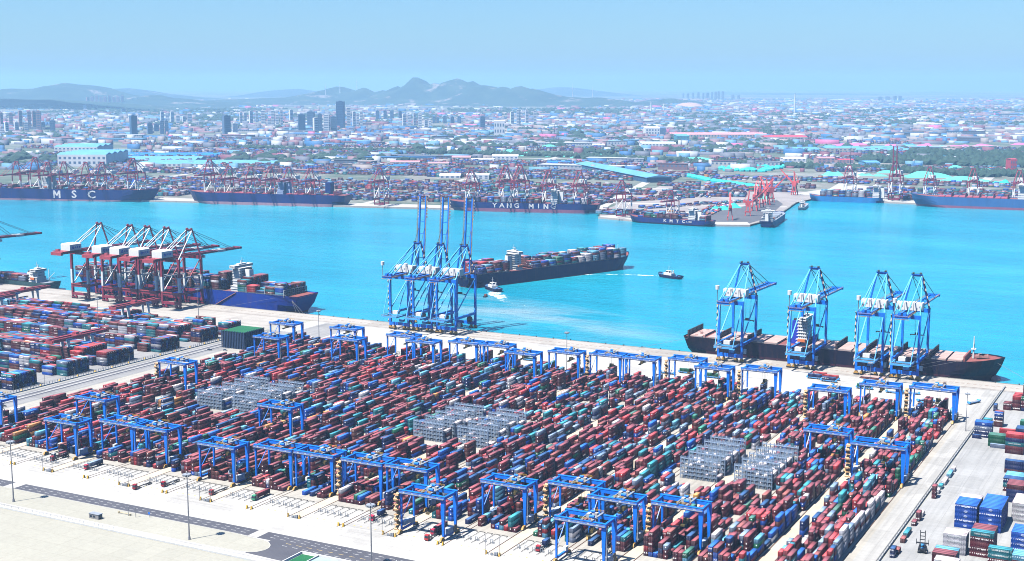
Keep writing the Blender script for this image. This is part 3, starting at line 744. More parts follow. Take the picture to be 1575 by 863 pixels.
# ================================================================ SHIP TO SHORE CRANES
def stays(m, pairs, w):
    for p, q in pairs: m.beam(p, q, w)
    return m
def make_sts(raised, A=BLUE, STAY=BLUEL, rail=TAN, hx=11.3, land=-20.5, sea=20.5, maroon=False):
    t = thing('quay_crane', '', 'quay crane')
    GZ = 57.5; LEGC = A
    for y in (land, sea):
        for x in (-hx, hx):
            if maroon:
                lg = MB().bx(x-1.25, x+1.25, y-1.3, y+1.3, 4, GZ).build('leg', A, t)
                MB().bx(x-1.35, x+1.35, y-1.4, y+1.4, 19, 36).build('white_band', WHITE, lg)
            else:
                lg = MB().beam((x, y, 4), (x, y, GZ), 2.1, 2.0, 1.8, 2.4).build('leg', A, t)
                MB().bx(x-1.15, x+1.15, y-1.15, y+1.15, 20, 24).build('light_band', BLUEL, lg)
        MB().bx(-hx+1, hx-1, y-1, y+1, 4.5, 7.6).build('sill_beam', A, t)
        MB().bx(-hx+.9, hx-.9, y-1.1, y+1.1, GZ-3.4, GZ).build('portal_beam', A, t)
        for x in (-hx, -hx+5.2, hx-5.2, hx):
            b = MB().hexa([(x-2.2,y-.9,1.4),(x+2.2,y-.9,1.4),(x+2.2,y+.9,1.4),(x-2.2,y+.9,1.4),(x-.7,y-.8,4.2),(x+.7,y-.8,4.2),(x+.7,y+.8,4.2),(x-.7,y+.8,4.2)]).build('bogie', OCHRE if not maroon else A, t)
            m = MB()
            for q in (-1.7, -.6, .6, 1.7): m.cyl((x+q, y-.6, .75), (x+q, y+.6, .75), .55, 8)
            m.build('wheels', DARK, b)
    for x in (-hx, hx):
        MB().bx(x-.8, x+.8, land+1.1, sea-1.1, 15.5, 18).build('tie_beam', A, t)
        if maroon:
            MB().beam((x, land+1, 17.5), (x, 0, 36), .9).beam((x, sea-1, 17.5), (x, 0, 36), .9).beam((x, land+1, 35.5), (x, sea-1, 35.5), .8).build('brace', WHITE, t)
            MB().beam((x, 0, 36), (x, sea-1, GZ-3), .9).build('brace', MAROONL, t)
        else:
            MB().beam((x, land+1, 22), (x, sea-1, GZ-4), .9).build('brace', STAY, t)
    if maroon:
        for y in (land, sea): MB().bx(-hx+1.3, hx-1.3, y-.9, y+.9, 14.5, 17.6).build('lower_portal_beam', A, t)
        MB().bx(-hx-1, hx+1, land-1.6, land-1.4, 17.6, 18.8).bx(-8.5, 8.5, land-36, land-33, GZ-.4, GZ+3.3).bx(-8, 8, land-33, land-22, GZ+3.45, GZ+3.9).rail(-8, 8, land-33, GZ+3.9, 6, r=.12).bx(-6, -2, land-31, land-27, GZ+3.9, GZ+6).build('catwalk', MAROONL, t)
    # main girders run out over the land side
    for x in (-3.6, 3.6):
        MB().bx(x-.8, x+.8, land-(34 if maroon else 22), sea+1.5, GZ+.1, GZ+(3.4 if maroon else 2.6)).build('girder', A, t)
    m = MB()
    for y in range(int(land)-20, int(sea), 6): m.bx(-2.8, 2.8, y, y+.4, GZ+.6, GZ+1.2)
    m.build('cross_tie', A, t)
    MB().rail(land-22, sea, -5.6, GZ+1.2, 14, axis=1, r=.1).rail(land-22, sea, 5.6, GZ+1.2, 14, axis=1, r=.1).bx(-5.8,-4.5,land-22,sea,GZ+1,GZ+1.2).bx(4.5,5.8,land-22,sea,GZ+1,GZ+1.2).build('walkway', rail, t)
    # machinery house
    if not maroon:
        hs = None
        for i in range(3):
            h = MB().bx(-11.2+i*7.55, -4.0+i*7.55, -12, -3, GZ+2.8, GZ+9.2).bx(-11.0+i*7.55, -4.2+i*7.55, -11.5, -3.5, GZ+9.2, GZ+9.6).build('machinery_house', WHITE, t)
            MB().bx(-9+i*7.55, -8+i*7.55, -12.08, -12, GZ+3.5, GZ+5.5).bx(-6.8+i*7.55, -5.4+i*7.55, -12.08, -12, GZ+5.4, GZ+6.8).build('door', GREYM, h)
    else:
        h = MB().bx(-7.5, 7.5, land-21, land-3, GZ+3.5, GZ+10.8).hexa([(-7.5,land-21,GZ+10.8),(7.5,land-21,GZ+10.8),(7.5,land-3,GZ+10.8),(-7.5,land-3,GZ+10.8),(-6,land-20,GZ+12),(6,land-20,GZ+12),(6,land-4,GZ+12),(-6,land-4,GZ+12)]).build('machinery_house', WHITE, t)
        m = MB().cyl((7.52, land-16, GZ+7), (7.62, land-16, GZ+7), 1.8, 14).bx(7.52, 7.6, land-13.2, land-11.2, GZ+6, GZ+8.2).bx(7.52, 7.6, land-10.2, land-8.2, GZ+6, GZ+8.2).bx(7.52, 7.6, land-7.2, land-5.2, GZ+6, GZ+8.2)
        m.build('blue_emblem', paint((.03,.12,.5), .5, 0, .1, 1, 'emblem_blue'), h)
    # A frame
    ay, az_ = (sea-3.5, 87.5)
    m = MB().beam((-hx, sea, GZ), (-4.2, ay, az_), 1.3).beam((hx, sea, GZ), (4.2, ay, az_), 1.3)
    m.build('a_frame', A, t)
    MB().beam((-5, ay, az_), (5, ay, az_), 1.6).bx(-4.6, 4.6, ay-1.6, ay+1.6, az_+.9, az_+1.1).build('apex_beam', A, t)
    MB().cyl((-4, ay, az_+1.9), (-2.4, ay, az_+1.9), 1.0, 10).cyl((2.4, ay, az_+1.9), (4, ay, az_+1.9), 1.0, 10).rail(-4.8, 4.8, ay-1.7, az_+1, 4, r=.1).build('sheave', DARK if not maroon else A, t)
    m = MB(); mm = [((s*4.2, ay, az_), (s*3.6, land-18, GZ+2.6)) for s in (-1, 1)] + [((s*4.2, ay, az_), (s*hx, land, GZ)) for s in (-1, 1)]
    stays(m, mm, .85 if not maroon else .8).build('back_stay', STAY if not maroon else WHITE, t)
    if not maroon:
        m = MB()
        for i in range(9):
            f0, f1 = i/9, (i+1)/9
            P0 = Vector((hx+1, sea-2, GZ)).lerp(Vector((5.2, ay-1, az_)), f0); P1 = Vector((hx+1, sea-2, GZ)).lerp(Vector((5.2, ay-1, az_)), f1)
            m.beam(P0+Vector((0, -1.4 if i % 2 else 1.4, 0)), P1+Vector((0, 1.4 if i % 2 else -1.4, 0)), .9, .3)
        m.build('stair', TAN, t)
        m = MB()
        for i in range(17): m.beam((-hx-1.9, land-1.6 if i % 2 else land+1.8, 6+i*3), (-hx-1.9, land+1.8 if i % 2 else land-1.6, 9+i*3), .9, .4)
        m.build('stair', TAN, t)
        # land side lashing platform with cabin
        pl = MB()
        for x in (-8.5, 8.5): pl.bx(x-.7, x+.7, land-19, land-1, 15.8, 17.2)
        pl.bx(-9.2, 9.2, land-20.4, land-19, 15.8, 17.2).bx(-7.6, 7.6, land-8, land-7, 15.9, 17).bx(-hx+1, -8, land-1, land-.2, 15.8, 17).bx(8, hx-1, land-1, land-.2, 15.8, 17)
        pf = pl.build('platform', BLUEL, t)
        MB().rail(-9.2, 9.2, land-20.5, 17.2, 8, r=.09).rail(land-20, land, 9.2, 17.2, 8, axis=1, r=.09).rail(land-20, land, -9.2, 17.2, 8, axis=1, r=.09).build('railing', GREYM, pf)
        stays(MB(), [((s*8.5, land-18.5, 17), (s*(hx-.5), land-.5, GZ-3)) for s in (-1, 1)], .65).build('platform_stay', STAY, t)
        MB().bx(-4.5, 1.5, land-6.4, land-1.8, 17.3, 20.6).build('cabin', WHITE, t)
        MB().bx(-2, 3, land+2, land+6, 8, 10.5).build('transformer', BLUEL, t)
        # rear end: trolley ropes, dome mast
        MB().bx(-5.5, 5.5, land-23.5, land-22.05, GZ+.2, GZ+2.4).bx(-3.5, -1, land-21.5, land-18, GZ+2.7, GZ+4.8).bx(1, 3.5, land-21.5, land-18, GZ+2.7, GZ+4.8).build('rear_platform', BLUE, t)
        MB().rail(-6, 6, land-24, GZ+1.6, 5, r=.1).bx(-6.5,6.5,land-24.2,land-22,GZ-.6,GZ-.4).build('rear_railing', TAN, t)
        mst = MB().cyl((-6.5, land-21, GZ+3), (-6.5, land-21, GZ+13.5), .35, 6).build('mast', POLE, t)
        MB().cyl((-6.5, land-21, GZ+13.3), (-6.5, land-21, GZ+17), 1.8, 10, 1.9).build('dome', WHITE, mst)
        MB().bx(hx+1, hx+3.4, land+1, land+4, 8.5, 12.5).build('electrical_box', WHITE, t)
        rl = MB(); rl.cyl((hx-3, sea-6.5, 11), (hx-3, sea-7.5, 11), 3.4, 16); rl.build('cable_reel', DARK, t)
    # trolley with cab and spreader
    ty = 8 if raised else 30
    tr = MB().bx(-4.8, 4.8, ty-3, ty+3, GZ-1.2, GZ-.1).build('trolley', GREYM, t)
    MB().bx(2.6, 5.2, ty+3, ty+6, GZ-4.4, GZ-1.4).build('operator_cab', WHITE, tr)
    zsp = 31 if not raised else 38
    MB().bx(-6.1, 6.1, ty-1.1, ty+1.1, zsp, zsp+.6).bx(-2.2, 2.2, ty-1.2, ty+1.2, zsp+.6, zsp+2.2).bx(-6.2, -5.7, ty-1.2, ty+1.2, zsp-.6, zsp+.4).bx(5.7, 6.2, ty-1.2, ty+1.2, zsp-.6, zsp+.4).build('spreader', DARK, t)
    m = MB()
    for a in (-2, 2):
        for b in (-1, 1): m.beam((a, ty+b*.8, zsp+2), (a*1.4, ty+b*2, GZ-1), .12)
    m.build('hoist_rope', CABLE, t)
    # boom
    H_ = Vector((0, sea+2, GZ+1.3)); L = 79
    ang = R(85) if raised else R(-1)
    D = Vector((0, math.cos(ang), math.sin(ang))); U = Vector((0, -math.sin(ang), math.cos(ang)))
    bm_ = None
    m = MB()
    for s in (-1, 1): m.beam(H_+Vector((s*3.6,0,0)), H_+Vector((s*3.6,0,0))+D*L, 1.5 if not maroon else 2.2, 2.2 if not maroon else 2.8, 1.3, 1.9)
    bm_ = m.build('boom', A, t)
    m = MB(); k_ = 0
    while k_ < L: m.beam(H_+D*k_+Vector((-3,0,0)), H_+D*k_+Vector((3,0,0)), .55); k_ += 13 if raised else 9
    m.build('boom_tie', A if not maroon else MAROONL, bm_)
    m = MB()
    for s in (-1, 1):
        m.beam(H_+Vector((s*5.1,0,0))+U*1.2, H_+Vector((s*5.1,0,0))+D*L+U*1.2, .8, .25)
        m.beam(H_+Vector((s*5.5,0,0))+U*2.3, H_+Vector((s*5.5,0,0))+D*L+U*2.3, .18)
        for i in range(14): q = H_+Vector((s*5.5,0,0))+D*(L*i/13); m.beam(q+U*1.2, q+U*2.3, .14)
    m.build('boom_walkway', rail if not maroon else A, bm_)
    if raised:                                         # white marker rungs near the tip
        m = MB()
        for s in (-1, 1):
            for i in range(7): q = H_+Vector((s*4.7,0,0))+D*(L-22+i*3.3)-U*.9; m.beam(q-Vector((1.1,0,0)), q+Vector((1.1,0,0)), .5, 1.5)
        m.build('white_rung', WHITE, bm_)
        MB().bx(-4.6, 4.6, H_.y+6.0, H_.y+7.4, GZ+L+.6, GZ+L+1.6).build('boom_tip', DARK, bm_)
        m = MB(); stays(m, [((s*4.2, ay, az_), tuple(H_+Vector((s*3.6,0,0))+D*45+U*1)) for s in (-1, 1)], .3).build('fore_stay', DARK, t)
        # dark latch frame hanging behind the boom
        MB().beam((-4.6, ay+1, az_), (-4.6, sea+1, GZ+8), .8).beam((4.6, ay+1, az_), (4.6, sea+1, GZ+8), .8).build('hanging_frame', A, t)
    else:
        if maroon:
            m = MB()
            for a, b in ((.48, .66),): 
                for s in (-1, 1): m.beam(H_+Vector((s*3.6,0,0))+D*L*a, H_+Vector((s*3.6,0,0))+D*L*b, 2.4, 3.0)
            m.build('white_band', WHITE, bm_)
        m = MB(); stays(m, [((s*4.2, ay, az_), tuple(H_+Vector((s*3.6,0,0))+D*L*f+U*1)) for s in (-1, 1) for f in (.42, .86)], .42).build('fore_stay', DARK if not maroon else MAROON, t)
        MB().bx(-5.6, 5.6, H_.y+L-.5, H_.y+L+2.5, GZ-.9, GZ+1.7).build('boom_tip', A, bm_)
    return t
def place_all(proto, items, cat, group, name_first=True):
    for i, (x, y, lab, *rest) in enumerate(items):
        o = proto if i == 0 else copy_tree(proto)
        o.location = (x, y, .15); tag(o, lab, cat, group)
        if rest: o.scale = (rest[0],)*3
        if len(rest) > 1: o.rotation_euler = (0, 0, rest[1])
CY0 = 1192.5
place_all(make_sts(True), [(-754, CY0-7, 'blue quay crane with raised boom, leftmost of the three'), (-726, CY0-6, 'blue quay crane with raised boom, middle of the three'), (-697, CY0-6, 'blue quay crane with raised boom, rightmost of the three')], 'quay crane', 'blue quay cranes with raised booms')
place_all(make_sts(False), [(-392, CY0, 'blue quay crane with lowered boom over the dark ship stern'), (-324.5, CY0, 'blue quay crane with lowered boom beside the ship superstructure'), (-263, CY0, 'blue quay crane with lowered boom, third from left over the dark ship'), (-232, CY0, 'rightmost blue quay crane over the dark ship')], 'quay crane', 'blue quay cranes over the dark ship')
mar = make_sts(False, MAROON, WHITE, MAROONL, 13.0, -19, 19, True)
place_all(mar, [(-1060, 1173, 'maroon and white quay crane, rightmost of the five over the blue ship'), (-1095, 1173, 'maroon and white quay crane, fourth from left over the blue ship'), (-1125, 1173, 'maroon and white quay crane, third from left over the blue ship'), (-1153, 1173, 'maroon and white quay crane, second from left over the blue ship'), (-1203, 1173, 'maroon and white quay crane, leftmost of the five over the blue ship')], 'quay crane', 'maroon quay cranes over the blue ship')
o = copy_tree(mar); o.location = (-1402, 1173, .15); tag(o, 'maroon quay crane cut by the left edge, only its boom tip in view', 'quay crane')
# --- far shore cranes: same pattern, plainer build
def make_far_crane(raised=False):
    t = thing('harbour_crane', '', 'quay crane')
    MB().bx(-13,-11,-16,-14,3,18).bx(11,13,-16,-14,3,18).bx(-13,-11,14,16,3,18).bx(11,13,14,16,3,18).bx(-13,13,-16,-14,3,6).bx(-13,13,14,16,3,6).bx(-13,13,-16,-14,54,57).bx(-13,13,14,16,54,57).bx(-13,-11,-16,16,15,18).bx(11,13,-16,16,15,18).build('lower_frame', MAROON, t)
    for x in (-12, 12):
        for y in (-15, 15): MB().bx(x-1.2,x+1.2,y-1.2,y+1.2,18,40).build('white_leg', WHITE, t)
    MB().bx(-13,-11,-16,-14,40,54).bx(11,13,-16,-14,40,54).bx(-13,-11,14,16,40,54).bx(11,13,14,16,40,54).build('upper_leg', MAROON, t)
    MB().beam((-12,-15,18),(-12,15,40),1.1).beam((12,-15,18),(12,15,40),1.1).build('brace', WHITE, t)
    MB().bx(-7,7,16,38,57,66).build('machinery_house', WHITE, t)
    MB().bx(-4.5,-3,-16,44,57,60).bx(3,4.5,-16,44,57,60).build('girder', MAROON, t)
    MB().beam((-12,-15,57),(-4,-12,87),1.7).beam((12,-15,57),(4,-12,87),1.7).beam((-5,-12,87),(5,-12,87),2.6).build('a_frame', MAROON, t)
    m = MB().beam((-4,-12,86),(-4,42,59),1.2).beam((4,-12,86),(4,42,59),1.2).beam((-4,-12,86),(-10,14,58),1.2).beam((4,-12,86),(10,14,58),1.2); m.build('stay', WHITE, t)
    if raised:
        MB().beam((-4,-18,58),(-4,-22,122),2.2).beam((4,-18,58),(4,-22,122),2.2).beam((-4,-22,120),(4,-22,120),1.6).beam((-4,-21,100),(4,-21,100),1.4).beam((-4,-20,80),(4,-20,80),1.4).build('boom', MAROON, t)
    else:
        MB().bx(-4.5,-3,-70,-16,57,59.5).bx(3,4.5,-70,-16,57,59.5).bx(-4.5,4.5,-72,-70,57,59.5).build('boom', MAROON, t)
        MB().beam((-4,-12,86),(-4,-66,60),.7).beam((4,-12,86),(4,-66,60),.7).build('fore_stay', MAROONL, t)
    return t
FARC = [(-2408,2145,.94),(-2363,2159,1.06),(-2335,2168,.93),(-2297,2180,.95),(-2247,2196,.94),(-2209,2208,.95),(-2137,2230,1.06),(-1957,2276,1.05),(-1912,2286,.9),(-1862,2297,.89),(-1816,2307,.9),(-1774,2316,.89),(-1725,2328,.88),(-1570,2362,.92),(-1372,2406,.91),(-1299,2422,1.03),(-1269,2429,1.04),(-1211,2442,.93),(-1148,2456,.94)]
items = [(x, y, f"maroon harbour crane, {ORD[i]} from left along the long far quay", s, R(13)) for i, (x, y, s) in enumerate(FARC)]
items += [(-1016,2375,'maroon harbour crane on the left tip of the far pier',.82,R(-6)), (-910,2362,'small maroon harbour crane amid the far pier',.66,R(-6))]
items += [(x, 2996, f"maroon harbour crane on the right far quay, {w}", .87, 0) for x, w in ((-731,'leftmost there'),(-556,'second there'),(-465,'third there'),(-372,'at the right edge'))]
place_all(make_far_crane(), items, 'quay crane', 'maroon cranes on the far shore')
o = make_far_crane(True); o.location = (-628, 2990, 0); tag(o, 'tall maroon harbour crane with boom raised upright, right far quay', 'quay crane')
# --- cantilever gantries of the left yard
def make_left_rmg():
    t = thing('cantilever_gantry_crane', '', 'gantry crane')
    for x in (-4, 4):
        MB().bx(x-1.2, x+1.2, -34, 34, 19.5, 22.4).build('girder', MAROONL, t)
        m = MB().rail(-34, 34, x*1.35, 21.6, 16, axis=1, r=.1); m.build('handrail', MAROON, t)
        for y in (-15, 15):
            lg = MB().beam((x*1.1, y, 2), (x*1.1, y, 9), 2.0, 2.0).build('leg', MAROON, t)
            MB().beam((x*1.1, y, 9), (x, y, 19.5), 2.2, 2.2).build('white_band', WHITE, lg)
    for y in (-15, 15):
        MB().bx(-6.5, 6.5, y-.7, y+.7, 1, 2.4).build('sill_beam', MAROON, t)
        MB().bx(5.0, 5.4, y-4, y+4, 18.8, 21.2).build('name_board', WHITE, t)
        MB().bx(5.42, 5.5, y-3, y+3, 19.5, 20.5).build('blue_strip', paint((.03,.12,.5), .5, 0, .1, 1), t)
    MB().bx(-4, 4, -34.6, -33.8, 19.4, 21.8).bx(-4, 4, 33.8, 34.6, 19.4, 21.8).build('end_beam', MAROONL, t)
    tr = MB().bx(-4.6, 4.6, -5, 1, 21.7, 23).bx(-2, 3, -4, 0, 23, 25).build('trolley', MAROONL, t)
    MB().bx(-1.2, 1.2, -8, 4, 13, 14).build('spreader', DARK, t)
    return t
place_all(make_left_rmg(), [(-946, 900, 'maroon cantilever gantry crane on white legs, right one over the left yard'), (-1030, 1065, 'maroon cantilever gantry crane on white legs, nearest the maroon quay cranes'),
  (-1210, 1075, 'maroon cantilever gantry crane on white legs, farthest of three at left'), (-1195, 1010, 'maroon cantilever gantry crane on white legs, middle of three at left'), (-1165, 955, 'maroon cantilever gantry crane on white legs, nearest of three at left'), (-1035, 850, 'maroon cantilever gantry crane on white legs, low in the left yard')], 'gantry crane', 'maroon gantries of the left yard')
# ================================================================ LEFT YARD containers
LY = []
def lblock(x1, y0, rows, tiers, n, w=PAL2W, jag=2, runs=.5):
    hn = smooth_noise(n, rows, 4)
    for i in range(n):
        cc = int(nr.choice(len(PAL), p=w))
        short = rng.random() < .25
        for r in range(rows):
            h = tiers if (i == 0 and jag < 1) else int(round(hn[i, r]*tiers*1.7+rng.uniform(-.3,.3))); h = max(0, min(tiers, h))
            if i == 0 and jag < 2: h = max(h, tiers-rng.randint(0, 1))
            if rng.random() < .38: cc = int(nr.choice(len(PAL), p=w))
            z = .03
            for t in range(h):
                c_ = cc if rng.random() < runs else int(nr.choice(len(PAL), p=w))
                if short:
                    for q in range(2): LY.append((x1-(i+1)*12.9+q*6.3, y0+r*2.75, z, x1-(i+1)*12.9+q*6.3+CL20, y0+r*2.75+CWD, z+2.6, PAL[c_][0]))
                else: LY.append((x1-(i+1)*12.9, y0+r*2.75, z, x1-(i+1)*12.9+CL40, y0+r*2.75+CWD, z+2.6, PAL[c_][0]))
                z += 2.62
for y0, rows in ((773, 10), (834, 10), (882, 13), (953, 10), (1010, 10), (1052, 8)):
    lblock(-891, y0, rows, 5, 1, PAL2W, 0, .3)
    lblock(-925, y0, rows, 5, 48, PAL2W, 2)
    lblock(-905, y0-4, 4, 3, 1)
for y0, rows in ((740, 8), (690, 8), (640, 8)): lblock(-905, y0, rows, 4, 30)
o = stuff_boxes('stacked_containers', LY, 'blocks of blue, white and maroon containers in the left hand yard', 'shipping containers')
# a few single ones on the parking and margins
for (x, y, n, p_, wd) in ((-868, 1048, 3, MR, 'maroon box stack at the back of the grey parking'), (-863, 1051, 3, NV, 'navy box stack at the back of the grey parking'), (-917, 1062, 1, GN, 'bright green box lying at the edge of the left yard')):
    for t in range(n): place_container(x, y, .03+t*2.74, 40, p_, wd+('' if n == 1 else (', bottom', ', middle', ', top')[t]), 'boxes at the left yard margin', R(90))
# green netted screen hall
g = thing('netted_storage_hall', 'dark steel framed hall with bright green net roof beside the left yard', 'storage hall', (-843, 1017, 0))
x0, x1, y0, y1 = -14, 14, -15, 16
MB().bx(x0, x1, y0, y1, 16.6, 17).build('net_roof', GREENR, g)
MB().bx(x0+.4, x1-.4, y0+.4, y1-.4, .1, 16.4).build('core', paint((.03,.05,.10), .7, 0, .4, .2, 'dark_hall'), g)
pm = MB().bx(-.3, .3, -.3, .3, 0, 17.6).mesh('post', paint((.03,.06,.14), .6, 0, .3, .5, 'dark_blue_post'))
for i in range(15): put('post', pm, g, (x0+i*2, y0, 0))
for i in range(1, 12): put('post', pm, g, (x1, y0+i*2.8, 0))
# ================================================================ SHIPS (local +X is the bow, z 0 the water)
def hull(t, L, B, D, mat, boot, zb, mdeck, fore=4.0, name='hull'):
    NS = 28
    def sect(s, z):                                    # half breadth at station s (0 stern .. 1 bow) and height z
        f = max(0, min(1, z/D))
        nb_ = .84+.05*f; wb = 1 if s < nb_ else max(0, 1-((s-nb_)/(1-nb_))**(1.7+.9*f))
        ws = 1 if s > .14 else (.55+.45*(s/.14)**.6)*(1-f)+f*(.9+.1*s/.14)
        if s < .05 and f < .25: ws *= .55
        return B/2*min(wb, ws)
    def X(s, z):
        f = max(0, min(1.3, z/D)); return (s-.5)*L+(s**6)*(f-.5)*L*.035-((1-s)**8)*(f-.3)*L*.015
    def shell(zs, nm, mm, cap=False):
        V = []; F = []; nz = len(zs)
        for i in range(NS+1):
            s = i/NS; s = s if s < .8 else .8+.2*(1-(1-(s-.8)/.2)**1.3)
            rise = fore*max(0, (s-.88)/.12)**1.2
            for z in zs:
                zz = z+(rise if z == zs[-1] and z >= D-.01 else 0); w_ = sect(s, z)
                V.append((X(s, z), -w_, zz)); V.append((X(s, z), w_, zz))
        for i in range(NS):
            for j in range(nz-1):
                a = (i*nz+j)*2; b = ((i+1)*nz+j)*2
                F.append((a, b, b+2, a+2)); F.append((a+1, a+3, b+3, b+1))
            if cap: a = (i*nz+nz-1)*2; b = ((i+1)*nz+nz-1)*2; F.append((a, b, b+1, a+1))
        for j in range(nz-1): a = j*2; F.append((a, a+2, a+3, a+1)); 
        me = bpy.data.meshes.new(nm); me.from_pydata(V, [], F); me.materials.append(mm); me.update(); return put(nm, me, t)
    shell([zb, D*.45, D*.7, D], name, mat)
    shell([-5, 0, zb], 'lower_hull', boot)
    V = []; F = []
    for i in range(NS+1):
        s = i/NS; w_ = sect(s, D)-.25; V += [(X(s, D)-.5, -w_, D-1.1+fore*max(0,(s-.88)/.12)**1.2), (X(s, D)-.5, w_, D-1.1+fore*max(0,(s-.88)/.12)**1.2)]
    for i in range(NS): F.append((2*i, 2*i+2, 2*i+3, 2*i+1))
    me = bpy.data.meshes.new('deck'); me.from_pydata(V, [], F); me.materials.append(mdeck); put('deck', me, t)
def house(t, x, B, D, H, ln=14, mat=WHITE, funnel=paint((.015,.03,.16), .5, 0, .2, .5, 'navy_funnel'), tiers=7, wing=True):
    h = MB()
    for k in range(tiers):
        z = D-1+k*(H/tiers); q = .0 if k < 2 else .12*B
        h.bx(x-ln/2+(.5 if k else 0), x+ln/2, -B/2+1.5+q, B/2-1.5-q, z, z+H/tiers-.25).bx(x-ln/2-.8, x+ln/2+.6, -B/2+1+q, B/2-1-q, z+H/tiers-.25, z+H/tiers)
    hs = h.build('deckhouse', mat, t)
    zt = D-1+H
    br = MB().bx(x-ln*.2, x+ln*.5, -B/2, B/2, zt+.01, zt+3.0).bx(x-ln*.1, x+ln*.3, -B*.2, B*.2, zt+3, zt+4.6).build('bridge', mat, t)
    m = MB().bx(x+ln*.5, x+ln*.5+.12, -B/2+.6, B/2-.6, zt+1.3, zt+2.3).bx(x-ln*.2-.1, x-ln*.2, -B/2+.6, B/2-.6, zt+1.3, zt+2.3)
    for sgn in (-1, 1): m.bx(x-ln*.1, x+ln*.45, sgn*(B/2)-.06, sgn*(B/2)+.06, zt+1.3, zt+2.3)
    m.build('bridge_window', GLASS, br)
    m = MB()
    for k in range(2, tiers):
        z = D-1+k*(H/tiers)+H/tiers*.45
        for i in range(6):
            y = (i-2.5)*B*.11; m.bx(x+ln/2+.02, x+ln/2+.12, y-.4, y+.4, z, z+.9); m.bx(x-ln/2+.35, x-ln/2+.45, y-.4, y+.4, z, z+.9)
        for i in range(4):
            xx = x-ln*.35+i*ln*.22; yy = B/2-1.5-.12*B; m.bx(xx, xx+.8, -yy-.1, -yy, z, z+.9)
    m.build('cabin_window', GLASS, hs)
    fn = MB().hexa([(x-ln-3,-B*.14,D-1),(x-ln*.55,-B*.14,D-1),(x-ln*.55,B*.14,D-1),(x-ln-3,B*.14,D-1),(x-ln-2.4,-B*.11,zt-2),(x-ln*.6,-B*.11,zt-2),(x-ln*.6,B*.11,zt-2),(x-ln-2.4,B*.11,zt-2)]).build('funnel', funnel, t)
    MB().bx(x-ln-1.5, x-ln*.7, -B*.07, B*.07, zt-2, zt-.3).build('exhaust', DARK, fn)
    MB().cyl((x, 0, zt+4.6), (x, 0, zt+12), .4, 6, .25).beam((x, -3, zt+8), (x, 3, zt+8), .35).cyl((x+2, 0, zt+4.6), (x+2, 0, zt+7.5), .9, 8, .5).build('mast', mat, t)
    MB().bx(x-3, x+4.5, -B/2-.4, -B/2+1.6, D+3, D+5.6).build('lifeboat', paint((.75,.20,.06), .5, 0, .1, .5, 'lifeboat_orange'), t)
def deck_boxes(t, bays, B, z0, hfun, w=PW, name='deck_containers'):
    L = []; nrow = int((B-2)/2.5)
    for x in bays:
        cc = int(nr.choice(len(PAL), p=w)); seg = 0; h = 0
        for r in range(nrow):
            if seg <= 0:                               # stacks keep one height and owner over a run of rows
                seg = rng.randint(3, max(4, nrow//2)); h = int(max(0, hfun(x, r/nrow))); cc = int(nr.choice(len(PAL), p=w))
            seg -= 1; z = z0; hh = h if rng.random() < .85 else max(0, h-1)
            for k in range(hh):
                c_ = cc if rng.random() < .62 else int(nr.choice(len(PAL), p=w))
                y = -nrow*1.25+r*2.5; L.append((x, y, z, x+12.19, y+2.44, z+2.6, PAL[c_][0])); z += 2.65
    if L: stuff_boxes(name, L, '', '', t)
def hatches(t, bays, B, z, mat, bridge=True, bm_=DARK, bh=8):
    for i, x in enumerate(bays):
        m = MB()
        for q in range(3): m.bx(x+.3, x+12.6, -B/2+2.2+q*(B-4.4)/3+.2, -B/2+2.2+(q+1)*(B-4.4)/3-.2, z, z+1.6)
        m.build('hatch_cover', mat, t)
        if bridge and i % 2 == 0:
            m = MB().bx(x-1.5, x-.3, -B/2+.8, B/2-.8, z+bh-.4, z+bh)
            for q in range(12): y = -B/2+.8+q*(B-1.6)/11; m.bx(x-1.5, x-.3, y-.16, y+.16, z-1, z+bh)
            for zz in (z+bh*.3, z+bh*.62): m.bx(x-1.5, x-.3, -B/2+.8, B/2-.8, zz-.15, zz+.15)
            m.build('lashing_bridge', bm_, t)
def rails_ship(t, L, B, D):
    m = MB().rail(-L*.47, L*.33, -B/2+.2, D-.2, 50, r=.08).rail(-L*.47, L*.33, B/2-.2, D-.2, 50, r=.08); m.build('railing', GREYM, t)
NAVYH = hull_paint((.010,.011,.075), 'navy_hull'); BLUEH = hull_paint((.008,.04,.30), 'blue_hull'); DARKH = hull_paint((.006,.005,.022), 'black_hull')
REDH = hull_paint((.16,.04,.045), 'red_lead_hull'); PINKD = paint((.42,.20,.17), .7, 0, .25, .15, 'pinkish_deck'); REDD = paint((.25,.07,.06), .7, 0, .3, .2, 'red_deck'); SKYH = hull_paint((.02,.22,.55), 'sky_blue_hull')
BEIGE = paint((.46,.32,.285), .7, 0, .2, .15, 'faded_pink_hatch')
MIDH = hull_paint((.012,.032,.17), 'dark_blue_hull')
def ship(label, x, y, rz, cat='container ship', name='container_ship'): 
    return thing(name, label, cat, (x, y, WZ), rz)
